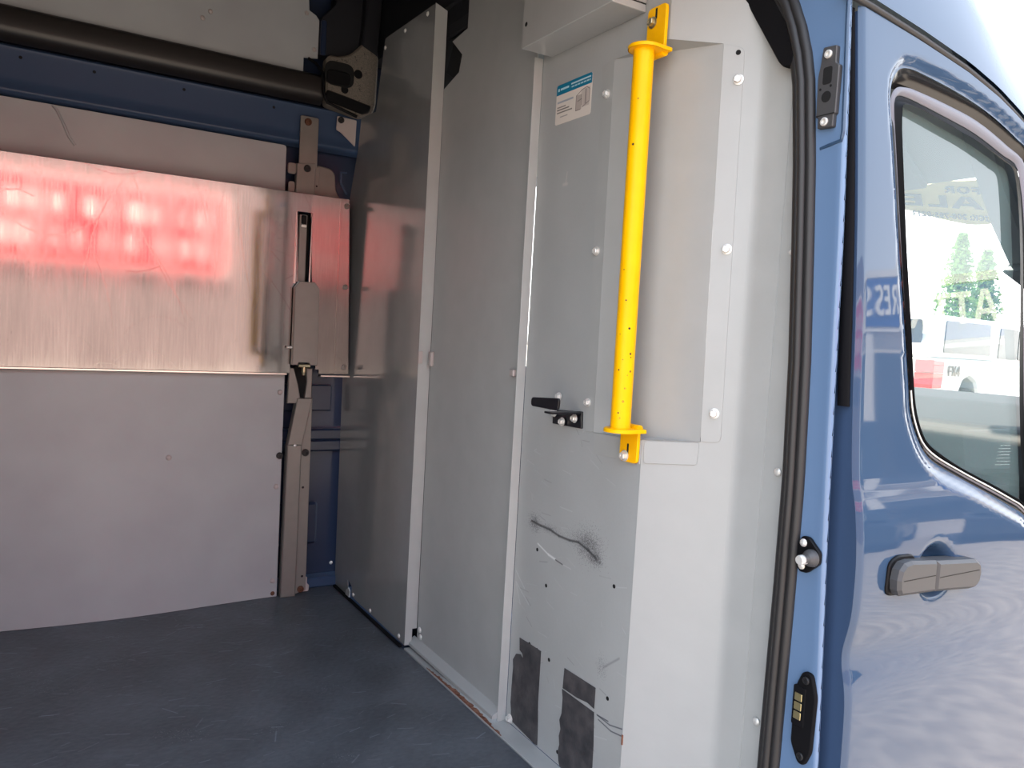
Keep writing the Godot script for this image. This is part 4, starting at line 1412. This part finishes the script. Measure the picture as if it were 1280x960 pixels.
func build_door() -> void:
	win = smooth_loop(W_OUT, 4)
	var c1 := smooth_loop(W_C1, 4)
	var c2 := smooth_loop(W_C2, 4)
	var gl := smooth_loop(W_GL, 4)
	var t := thing("cab_door", "glossy blue cab door with side window and dark grey pull handle", "car door", Vector3(0.6, -0.35, 0.97))
	# skin
	var outline := PackedVector2Array([Vector2(0.16, -0.36), Vector2(1.12, -0.36), Vector2(1.14, 0.60), Vector2(1.12, gutter_y(1.12) - 0.012)])
	for i in 20:
		var x := 1.10 - 0.94 * i / 19.0
		outline.append(Vector2(x, gutter_y(x) - 0.010))
	var xs := []
	var ys := []
	var x := 0.16
	while x < 1.15:
		xs.append(x)
		x += 0.003 if x < 0.172 else (0.0075 if x < 0.70 else 0.03)
	xs.append(1.15)
	var y := -0.36
	while y < 1.45:
		ys.append(y)
		y += 0.03 if y < 0.2 else 0.0075
	ys.append(1.455)
	var zs := {}
	var st := new_st()
	var pos := func(p: Vector2) -> Vector3: return Vector3(p.x, p.y, door_z(p.x, p.y))
	var grid := []
	for i in ys.size():
		var line := []
		for j in xs.size():
			line.append(pos.call(Vector2(xs[j], ys[i])))
		grid.append(line)
	var norms := []
	for i in ys.size():
		var line := []
		for j in xs.size():
			var du: Vector3 = grid[i][mini(j + 1, xs.size() - 1)] - grid[i][maxi(j - 1, 0)]
			var dv: Vector3 = grid[mini(i + 1, ys.size() - 1)][j] - grid[maxi(i - 1, 0)][j]
			line.append(du.cross(dv).normalized())
		norms.append(line)
	for i in ys.size() - 1:
		for j in xs.size() - 1:
			var cell := rect(xs[j], ys[i], xs[j + 1], ys[i + 1])
			var ins := 0
			var outs := 0
			for q in cell:
				if Geometry2D.is_point_in_polygon(q, outline): ins += 1
				if q.x > 0.235 and q.x < 0.735 and q.y > 0.6 and q.y < 1.38 and Geometry2D.is_point_in_polygon(q, win): outs += 1
			if outs == 4:
				continue
			if outs == 0 and ins == 4:
				tri_n(st, [grid[i][j], grid[i][j + 1], grid[i + 1][j + 1]], [norms[i][j], norms[i][j + 1], norms[i + 1][j + 1]])
				tri_n(st, [grid[i][j], grid[i + 1][j + 1], grid[i + 1][j]], [norms[i][j], norms[i + 1][j + 1], norms[i + 1][j]])
				continue
			for piece in Geometry2D.intersect_polygons(cell, outline):
				for part in (Geometry2D.clip_polygons(piece, win) if outs > 0 else [piece]):
					if Geometry2D.is_polygon_clockwise(part) and part.size() < 3:
						continue
					var idx := Geometry2D.triangulate_polygon(part)
					for k in range(0, idx.size(), 3):
						var ps := []
						var ns := []
						for l in 3:
							var q: Vector2 = part[idx[k + l]]
							ps.append(pos.call(q))
							var fx := clampf((q.x - xs[j]) / (xs[j + 1] - xs[j]), 0, 1)
							var fy := clampf((q.y - ys[i]) / (ys[i + 1] - ys[i]), 0, 1)
							var na: Vector3 = norms[i][j].lerp(norms[i][j + 1], fx)
							var nb: Vector3 = norms[i + 1][j].lerp(norms[i + 1][j + 1], fx)
							ns.append(na.lerp(nb, fy).normalized())
						tri_n(st, ps, ns)
	obj("skin", st, M.blue_paint, t)
	# folded rear edge of the door
	st = new_st()
	var rows := []
	for i in ys.size():
		if ys[i] > 1.43: break
		var p: Vector3 = grid[i][0]
		rows.append([p, p + Vector3(0.0005, 0, -0.004), p + Vector3(0.004, 0, -0.028), p + Vector3(0.006, 0, -0.055)])
	sheet(st, rows, -X)
	obj("folded_edge", st, M.blue_satin, t)
	# window surrounds
	var bands := [[win, c1, -0.001, 0.004, M.gloss_black, "window_trim"], [c1, c2, -0.003, 0.001, M.rubber_grey, "window_seal"], [c2, gl, -0.006, -0.010, M.black, "window_channel"]]
	for b in bands:
		st = new_st()
		rows = [[], [], []]
		var outer: PackedVector2Array = b[0]
		var inner: PackedVector2Array = b[1]
		var top_lip: bool = b[5] == "window_trim"
		for i in outer.size() + 1:
			var p := outer[i % outer.size()]
			var q := inner[i % inner.size()]
			var mm := p.lerp(q, 0.5)
			rows[0].append(Vector3(p.x, p.y, side_z(p.y) - 0.011 + b[2]))
			var lip := smoothstep(1.26, 1.31, p.y) * 0.010 if top_lip else 0.0
			rows[1].append(Vector3(mm.x, mm.y, side_z(mm.y) - 0.011 + b[2] * 0.5 + b[3] * 0.5 + 0.0022 - lip))
			rows[2].append(Vector3(q.x, q.y, side_z(q.y) - 0.011 - b[3] - 0.004 - lip))
		sheet(st, rows, Z)
		obj(b[5], st, b[4], t)
	# thin bright bead where the trim meets the lower sill
	st = new_st()
	rows = []
	var bead := []
	for i in range(0, 28):
		var p := c2[i]
		bead.append(Vector3(p.x, p.y, side_z(p.y) - 0.0085))
	tube(st, bead, 0.0016, 6)
	obj("sill_bead", st, M.bolt, t)
	# glass
	st = new_st()
	var idx := Geometry2D.triangulate_polygon(gl)
	var gp := func(p: Vector2) -> Vector3: return Vector3(p.x, p.y, 0.940 - 0.084 * (p.y - 0.953))
	for k in range(0, idx.size(), 3):
		tri(st, gp.call(gl[idx[k]]), gp.call(gl[idx[k + 1]]), gp.call(gl[idx[k + 2]]), Vector3(0, 0.0837, 0.9965))
	obj("window_glass", st, M.window_glass, t)
	# inner door panel
	st = new_st()
	box(st, Vector3(0.22, -0.25, 0.86), Vector3(1.1, 0.60, 0.93), 0.02)
	obj("inner_panel", st, M.dash, t)
	# handle
	var h := Node3D.new()
	h.name = "handle"
	t.add_child(h)
	tag(h, "dark grey door handle")
	h.position = Vector3(0.35, 0.55, 1.0) - t.position
	for part in [["handle_base", [[0.241, 0.531], [0.3348, 0.527], [0.3348, 0.578], [0.266, 0.584], [0.248, 0.582], [0.237, 0.572], [0.233, 0.556], [0.235, 0.540]], 1.019], ["handle_grip", [[0.3356, 0.527], [0.440, 0.519], [0.456, 0.520], [0.466, 0.528], [0.470, 0.544], [0.466, 0.560], [0.452, 0.568], [0.3356, 0.577]], 1.019]]:
		st = new_st()
		slab(st, pv(part[1]), Vector3(0, 0, part[2]), X, Y, 0.030, 0.005)
		obj(part[0], st, M.handle_grey, h)
	st = new_st()
	slab(st, rounded(pv([[0.226, 0.528], [0.300, 0.524], [0.300, 0.588], [0.250, 0.590], [0.230, 0.580]]), 0.016, 6), Vector3(0, 0, 1.002), X, Y, 0.012, 0.002)
	obj("handle_gasket", st, M.black, h)
	st = new_st()
	box(st, Vector3(0.244, 0.5545, 1.0165), Vector3(0.329, 0.5556, 1.0194))
	box(st, Vector3(0.342, 0.5495, 1.0185), Vector3(0.458, 0.5506, 1.0194))
	obj("handle_seam", st, M.black, h)
	# the body side above the door: gutter line and roof side
	t = thing("roof_side", "light blue curved roof side of the van above the door gutter", "van roof", Vector3(0.3, 1.45, 0.85))
	rows = []
	for i in 52:
		var px := -3.2 + 3.325 * i / 24.0 if i <= 24 else 0.135 + 0.795 * (i - 25) / 26.0
		var yg := gutter_y(px) + 0.004 if px > 0.13 else 1.645
		var ytop := curve([-4.0, 0.0, 0.2, 0.35, 0.5, 0.619, 0.69, 0.758, 0.819, 0.90, 1.05, 1.2], [2.04, 2.0, 1.93, 1.82, 1.70, 1.590, 1.556, 1.512, 1.472, 1.40, 1.25, 1.08], px)
		var line := []
		for q in [[0.928, 0.0], [0.922, 0.10], [0.905, 0.35], [0.882, 0.62], [0.852, 0.85], [0.815, 0.97], [0.76, 1.03], [0.6, 1.06], [0.3, 1.09], [0.0, 1.10], [-0.3, 1.09], [-0.6, 1.06], [-0.97, 1.03]]:
			line.append(Vector3(px, lerpf(yg, ytop, q[1]), q[0]))
		rows.append(line)
	st = new_st()
	sheet(st, rows, Vector3(0, 1, 0.7))
	obj("skin", st, M.blue_paint, t)
	st = new_st()
	rows = []
	for i in 14:
		var px := 0.93 + 0.72 * i / 13.0
		var yg := gutter_y(px) + 0.004
		rows.append([Vector3(px, yg, 0.928), Vector3(px, yg + 0.06, 0.90), Vector3(px, yg + 0.11, 0.86), Vector3(px, yg + 0.13, 0.82), Vector3(px, yg + 0.13, 0.77)])
	sheet(st, rows, Vector3(0, 1, 0.7))
	obj("windscreen_pillar", st, M.blue_paint, t)
	st = new_st()
	var path := []
	for i in 40:
		var px := 0.10 + 1.05 * i / 39.0
		path.append(Vector3(px, gutter_y(px) - 0.004, 0.921))
	tube(st, path, 0.0055, 8)
	obj("gutter_seal", st, M.rubber, t)
	# front wing, only just outside the frame
	t = thing("front_wing", "blue front wing ahead of the cab door", "van body", Vector3(1.6, -0.3, 0.9))
	rows = []
	for i in 10:
		var px := 1.152 + 1.40 * i / 9.0
		var ytop := gutter_y(px) - 0.02 if px < 1.6 else 0.78 - 0.22 * (px - 1.6)
		var line := []
		for k in 16:
			var yy := lerpf(-0.30, ytop, k / 15.0)
			line.append(Vector3(px, yy, side_z(yy) - 0.004 - 0.10 * pow(maxf(px - 1.5, 0.0), 2.0)))
		rows.append(line)
	st = new_st()
	sheet(st, rows, Z)
	obj("skin", st, M.blue_paint, t)
	st = new_st()
	rows = []
	for i in 6:
		var px := 1.74 + 0.81 * i / 5.0
		var line := []
		for k in 9:
			var zz := -0.93 + 1.86 * k / 8.0
			line.append(Vector3(px, 0.75 - 0.22 * (px - 1.6) + 0.03 * (1.0 - zz * zz), zz * (1.0 - 0.06 * (px - 1.6))))
		rows.append(line)
	sheet(st, rows, Y)
	tag(obj("bonnet", st, M.blue_paint), "blue sloping bonnet ahead of the windscreen", "bonnet")

# what the side window shows of the cab
func build_cab() -> void:
	var t := thing("cab_lining", "pale grey cab ceiling lining seen through the door window", "lining", Vector3(0.5, 1.5, 0))
	var st := new_st()
	slab(st, pv([[0.17, 1.90], [0.20, 1.86], [0.35, 1.75], [0.5, 1.63], [0.62, 1.53], [0.75, 1.43], [0.85, 1.37], [0.93, 1.32], [0.94, 1.335], [0.76, 1.46], [0.62, 1.56], [0.5, 1.66], [0.35, 1.78], [0.20, 1.89], [0.17, 1.93]]), Vector3(0, 0, 0.78), X, Y, 1.56)
	obj("roof_lining", st, M.headliner, t)
	st = new_st()
	rbox(st, Vector3(0.80, 1.36, 0.36), Vector3(0.20, 0.02, 0.50), Basis(Z, -0.62), 0.008)
	obj("sun_visor", st, M.visor, t)
	t = thing("front_pillar", "dark grey slanted windscreen pillar inside the cab", "pillar", Vector3(1.1, 1.1, 0.8))
	st = new_st()
	slab(st, pv([[0.76, 1.40], [0.862, 1.272], [0.922, 1.206], [1.012, 1.128], [0.985, 1.108], [1.086, 1.079], [1.35, 0.86], [1.46, 0.80], [1.66, 0.80], [1.40, 0.97], [1.2, 1.10], [1.0, 1.245], [0.86, 1.34]]), Vector3(0, 0, 0.80), X, Y, 0.06, 0.01)
	obj("pillar_trim", st, M.visor, t)
	t = thing("dashboard", "dark dashboard below the windscreen seen through the door window", "dashboard", Vector3(1.5, 0.6, 0))
	st = new_st()
	slab(st, rounded(pv([[1.05, 0.30], [1.70, 0.30], [1.725, 0.70], [1.725, 0.80], [1.35, 0.79], [1.10, 0.74], [1.02, 0.62]]), 0.03), Vector3(0, 0, 0.84), X, Y, 1.70, 0.02)
	obj("top", st, M.dash, t)
	t = thing("windscreen", "raked windscreen glass seen through the door window", "windscreen", Vector3(1.4, 1.1, 0))
	var up := Vector3(-0.819, 0.573, 0)
	st = new_st()
	quad(st, Vector3(1.735, 0.811, -0.76), Vector3(1.735, 0.811, 0.76), Vector3(1.765, 0.79, 0.70) + up * 0.98, Vector3(1.765, 0.79, -0.70) + up * 0.98, Vector3(0.573, 0.819, 0))
	obj("glass", st, M.window_glass, t)
	# for-sale sign inside the windscreen, read from outside
	t = thing("window_sign", "pale yellow for sale sign taped inside the windscreen, seen from behind", "sign", Vector3(1.02, 1.28, 0.56))
	var so := Vector3(1.745, 0.775, 0)
	var wn := Vector3(0.573, 0.819, 0)
	st = new_st()
	slab(st, rounded(pv([[0.40, 0.912], [0.475, 0.884], [0.539, 0.841], [0.606, 0.808], [0.66, 0.806], [0.74, 0.83], [0.74, 0.95], [0.65, 0.957], [0.603, 0.968], [0.503, 0.95], [0.40, 0.97]]), 0.02), so, Z, -up, 0.001)
	st = new_st()
	slab(st, rounded(pv([[-0.74, 0.83], [-0.66, 0.806], [-0.606, 0.808], [-0.539, 0.841], [-0.475, 0.884], [-0.40, 0.912], [-0.40, 0.965], [-0.503, 0.955], [-0.603, 0.966], [-0.65, 0.957], [-0.74, 0.95]]), 0.02), so, -Z, up, 0.001)
	obj("paper", st, M.sign_paper, t)
	var tilt := deg_to_rad(15.0)
	var right := -Z * cos(tilt) + up * sin(tilt)
	var lift := up * cos(tilt) + Z * sin(tilt)
	for w in [["FOR", 0.632, 0.932, 0.022, 0.08], ["SALE", 0.598, 0.896, 0.042, 0.24], ["RICK: 206-795-0213", 0.575, 0.850, 0.018, 0.19]]:
		lettering("lettering", t, w[0], so + up * w[2] + Z * w[1] - wn * 0.004, right, lift, w[3], w[4], 0.002, M.sign_ink)

func car_wheel(parent: Node, at: Vector3, r: float, axis: Vector3) -> void:
	var st := new_st()
	lathe(st, [[0.0, 0.11], [r * 0.3, 0.11], [r * 0.6, 0.09], [r * 0.62, 0.12], [r * 0.94, 0.12], [r, 0.08], [r, -0.08], [r * 0.9, -0.12], [0.0, -0.12]], at, axis, 24)
	obj("wheel", st, M.tyre, parent)

func build_outside() -> void:
	# pickup with a canopy, ahead and to the left
	var h := Vector3(0.985, 0, -0.174)
	var r := Vector3(0.174, 0, 0.985)
	var o := Vector3(7.7, -0.55, -3.36)
	var t := thing("pickup_truck", "white pickup truck with a windowed canopy parked ahead of the van", "truck", o + h * 2.5 - r * 0.9)
	var st := new_st()
	# lower body
	slab(st, rounded(pv([[0.0, 0.55], [0.70, 0.55], [0.76, 0.95], [0.95, 1.20], [1.15, 1.25], [1.38, 1.18], [1.54, 0.95], [1.60, 0.55], [4.15, 0.55], [4.2, 0.95], [4.4, 1.18], [4.62, 1.24], [4.85, 1.16], [5.0, 0.95], [5.05, 0.55], [5.6, 0.6], [5.6, 1.25], [4.1, 1.42], [2.2, 1.46], [0.05, 1.46], [0.0, 1.2]]), 0.04), o, h, Y, 1.9, 0.03)
	obj("body", st, M.white_car, t)
	st = new_st()
	slab(st, rounded(pv([[0.08, 1.46], [2.05, 1.46], [2.05, 1.98], [0.32, 1.96]]), 0.05), o - r * 0.06, h, Y, 1.78, 0.03)
	obj("canopy", st, M.white_car, t)
	st = new_st()
	slab(st, rounded(pv([[2.12, 1.44], [4.0, 1.42], [3.35, 1.95], [2.4, 2.0], [2.2, 1.97]]), 0.06), o - r * 0.06, h, Y, 1.78, 0.03)
	obj("cab", st, M.white_car, t)
	st = new_st()
	slab(st, rounded(pv([[0.42, 1.53], [1.96, 1.53], [1.90, 1.92], [0.45, 1.90]]), 0.03), o - r * 0.05, h, Y, 0.02)
	obj("canopy_window", st, M.car_glass, t)
	st = new_st()
	slab(st, rounded(pv([[2.26, 1.50], [3.0, 1.50], [3.0, 1.90], [2.30, 1.90]]), 0.03), o - r * 0.05, h, Y, 0.02)
	slab(st, rounded(pv([[3.06, 1.50], [3.75, 1.48], [3.35, 1.88], [3.06, 1.90]]), 0.03), o - r * 0.05, h, Y, 0.02)
	obj("cab_window", st, M.car_glass, t)
	st = new_st()
	slab(st, rounded(pv([[0.12, 1.55], [1.66, 1.55], [1.66, 1.9], [0.12, 1.9]]), 0.03), o + h * 0.16 - r * 1.87, r, Y, 0.03)
	obj("rear_window", st, M.car_glass, t)
	st = new_st()
	slab(st, pv([[-0.01, 1.38], [0.30, 1.38], [0.30, 1.42], [-0.01, 1.44]]), o + r * 0.012, h, Y, 0.2, 0.005)
	slab(st, pv([[-0.01, 1.30], [0.30, 1.30], [0.30, 1.38], [-0.01, 1.38]]), o + r * 0.012, h, Y, 0.2, 0.005)
	obj("tail_light", st, M.tail_pink, t)
	st = new_st()
	slab(st, pv([[-0.01, 1.12], [0.26, 1.12], [0.30, 1.29], [-0.01, 1.29]]), o + r * 0.012, h, Y, 0.2, 0.005)
	obj("tail_lens", st, M.tail_red, t)
	lettering("lettering", t, "FX4", o + h * 0.62 + Y * 1.32 + r * 0.012, h, Y, 0.12, 0.36, 0.006, M.dark_bolt)
	for p in [[1.15, 0.0], [4.62, 0.0], [1.15, -1.7], [4.62, -1.7]]:
		car_wheel(t, o + h * p[0] + r * (p[1] - 0.1) + Y * 0.56, 0.56, r)
	st = new_st()
	slab(st, rect(-30, -9, 1, 30), Vector3(6.9, -0.55, 0), Z, X, 0.14)
	tag(obj("raised_lot", st, M.asphalt), "", "", "", "structure")
	# trees behind it
	for tr in [[51.3, -27.8, 9.9, 1.75, "taller leafy green tree behind the white pickup"], [55.6, -28.4, 9.3, 1.7, "smaller leafy green tree right of the taller one behind the pickup"]]:
		tree(Vector3(tr[0], -0.7, tr[1]), tr[2], tr[3], tr[4])
	# mattress shop: stands to the front right, seen only in the door's paint and glass
	var n := Vector3(-0.874, 0, -0.486)
	var rt := Vector3(-0.486, 0, 0.874)
	var c := Vector3(21.75, 0, 12.05)
	t = thing("shop_building", "cream shop building with white fascia reflected in the blue door", "building", c - n * 3.0)
	st = new_st()
	slab(st, rect(-6, -0.7, 9, 5.25), c, rt, Y, 6.0)
	obj("wall", st, M.cream_wall, t)
	st = new_st()
	slab(st, rect(-6, 5.05, 9, 5.30), c + n * 0.12, rt, Y, 0.2)
	slab(st, rect(-6, 3.20, 9, 3.32), c + n * 0.3, rt, Y, 0.4)
	obj("fascia", st, M.white_wall, t)
	st = new_st()
	slab(st, rect(-5.5, -0.6, 8.5, 2.4), c + n * 0.03, rt, Y, 0.05)
	obj("storefront", st, M.storefront, t)
	for k in 4:
		st = new_st()
		slab(st, rect(-5.2 + k * 4.0, -0.7, -4.8 + k * 4.0, 3.2), c + n * 0.25, rt, Y, 0.25)
		obj("column", st, M.white_wall, t)
	t = thing("shop_sign", "blue shop sign with white capital letters reflected in the door window", "sign", c + Y * 4.2)
	st = new_st()
	slab(st, round_rect(-1.75, 3.45, 3.55, 5.0, 0.25), c + n * 0.12, rt, Y, 0.12, 0.02)
	obj("panel", st, M.blue_sign, t)
	lettering("lettering", t, "MATTRESS", c + n * 0.16 + rt * 0.92 + Y * 4.32, rt, Y, 0.95, 4.5, 0.06, M.white_sign)
	# red-fronted shop across the lot, seen only in the aluminium shelf
	t = thing("store_building", "pale store building across the lot reflected in the metal shelf", "building", Vector3(0, 0, 22))
	st = new_st()
	slab(st, rect(-14, -0.7, 14, 5.4), Vector3(0, 0, 20), -X, Y, 5.0)
	obj("wall", st, M.lilac_wall, t)
	for sg in [[-3.75, 9.0, "wide red store sign with two rows of white letters"], [-14.0, -5.4, "narrower red store sign beyond the wide one"]]:
		t = thing("store_sign", sg[2], "sign", Vector3(-(sg[0] + sg[1]) / 2, 3.0, 19.8))
		st = new_st()
		slab(st, rect(sg[0], 2.05, sg[1], 4.3), Vector3(0, 0, 19.84), -X, Y, 0.14)
		obj("border", st, M.white_sign, t)
		st = new_st()
		slab(st, rect(sg[0] + 0.12, 2.15, sg[1] - 0.12, 4.2), Vector3(0, 0, 19.80), -X, Y, 0.06)
		obj("panel", st, M.red_sign, t)
		for row in 2:
			var xx: float = sg[0] + 0.6
			while xx < sg[1] - 0.5:
				var wd := rng.randf_range(0.14, 0.42)
				st = new_st()
				slab(st, rect(xx, 2.47 + row * 0.85, xx + wd * 0.8, 2.98 + row * 0.85), Vector3(0, 0, 19.76), -X, Y, 0.04)
				obj("letter_block", st, M.white_sign, t)
				xx += wd + rng.randf_range(0.12, 0.5)
	# a row of parked cars between the van and the shop, seen only as reflections
	var row := Vector3(-0.486, 0, 0.874)
	for k in 4:
		hatchback(Vector3(7.9, -0.7, 5.0) + row * (k - 1.3) * 2.5, row, Vector3(0.874, 0, 0.486), k)

func hatchback(o: Vector3, rt: Vector3, fw: Vector3, k_: int) -> void:   # o: middle of the rear bumper on the ground
	var paint: Material = M.white_car if k_ == 3 else M.dark_car
	var t := thing("parked_car", ["dark parked hatchback at the near end of the row facing the shop", "dark parked hatchback second in the row facing the shop", "dark parked hatchback beside the white one facing the shop", "white parked hatchback at the far end of the row facing the shop"][k_], "car", o + fw * 2.0, "parked cars facing the shop")
	var st := new_st()
	slab(st, rounded(pv([[0.0, 0.3], [0.5, 0.3], [0.6, 0.6], [1.0, 0.62], [1.1, 0.3], [3.1, 0.3], [3.2, 0.6], [3.6, 0.62], [3.7, 0.3], [4.2, 0.35], [4.2, 0.75], [3.1, 1.0], [0.3, 1.05], [0.0, 0.9]]), 0.05), o + rt * 0.9, fw, Y, 1.8, 0.05)
	obj("body", st, paint, t)
	st = new_st()
	slab(st, rounded(pv([[0.12, 1.03], [3.0, 1.0], [2.2, 1.48], [0.75, 1.52]]), 0.08), o + rt * 0.78, fw, Y, 1.56, 0.06)
	obj("cabin", st, paint, t)
	var b := Vector3(0, 1, 0) * 0.62 + fw * 0.78
	st = new_st()
	slab(st, rounded(pv([[-0.62, 0.08], [0.62, 0.08], [0.48, 0.55], [-0.48, 0.55]]), 0.06), o + fw * 0.10 + Y * 1.03 - fw * 0.03, rt, b.normalized(), 0.02)
	var g := obj("rear_window", st, M.car_glass, t)
	for k in 7:
		st = new_st()
		slab(st, rect(-0.50 + 0.012 * k, 0.14 + 0.055 * k, 0.50 - 0.012 * k, 0.146 + 0.055 * k), o + fw * 0.065 + Y * 1.035, rt, b.normalized(), 0.002)
		obj("heater_line", st, M.bolt, g)
	for s in [-0.8, 0.8]:
		for f in [0.8, 3.4]:
			car_wheel(t, o + rt * s + fw * f + Y * 0.31, 0.31, rt)

func tree(at: Vector3, height: float, spread: float, label: String) -> void:
	var t := thing("tree", label, "tree", at, "trees behind the pickup")
	var st := new_st()
	tube(st, [at, at + Y * height * 0.4 + X * 0.1, at + Y * height * 0.85], 0.12, 8)
	obj("trunk", st, M.trunk, t)
	st = new_st()
	for i in 2400:
		var f := pow(rng.randf(), 0.8)
		var w := spread * pow(1.12 - 1.05 * f, 0.75) * (0.8 + 0.3 * sin(f * 23.0 + i % 5))
		var a := rng.randf() * TAU
		var rr := sqrt(rng.randf()) * w
		var p := at + Vector3(cos(a) * rr, height * (0.22 + 0.78 * f), sin(a) * rr)
		var d1 := Vector3(rng.randfn(), rng.randfn(), rng.randfn()).normalized() * rng.randf_range(0.12, 0.26)
		var d2 := Vector3(rng.randfn(), rng.randfn(), rng.randfn()).normalized() * rng.randf_range(0.08, 0.18)
		var n := d1.cross(d2).normalized()
		tri(st, p - d1, p + d2, p + d1, n)
		tri(st, p - d1, p - d2, p + d1, n)
	var o := obj("foliage", st, M.leaf, t)
	tag(o, "", "", "", "stuff")
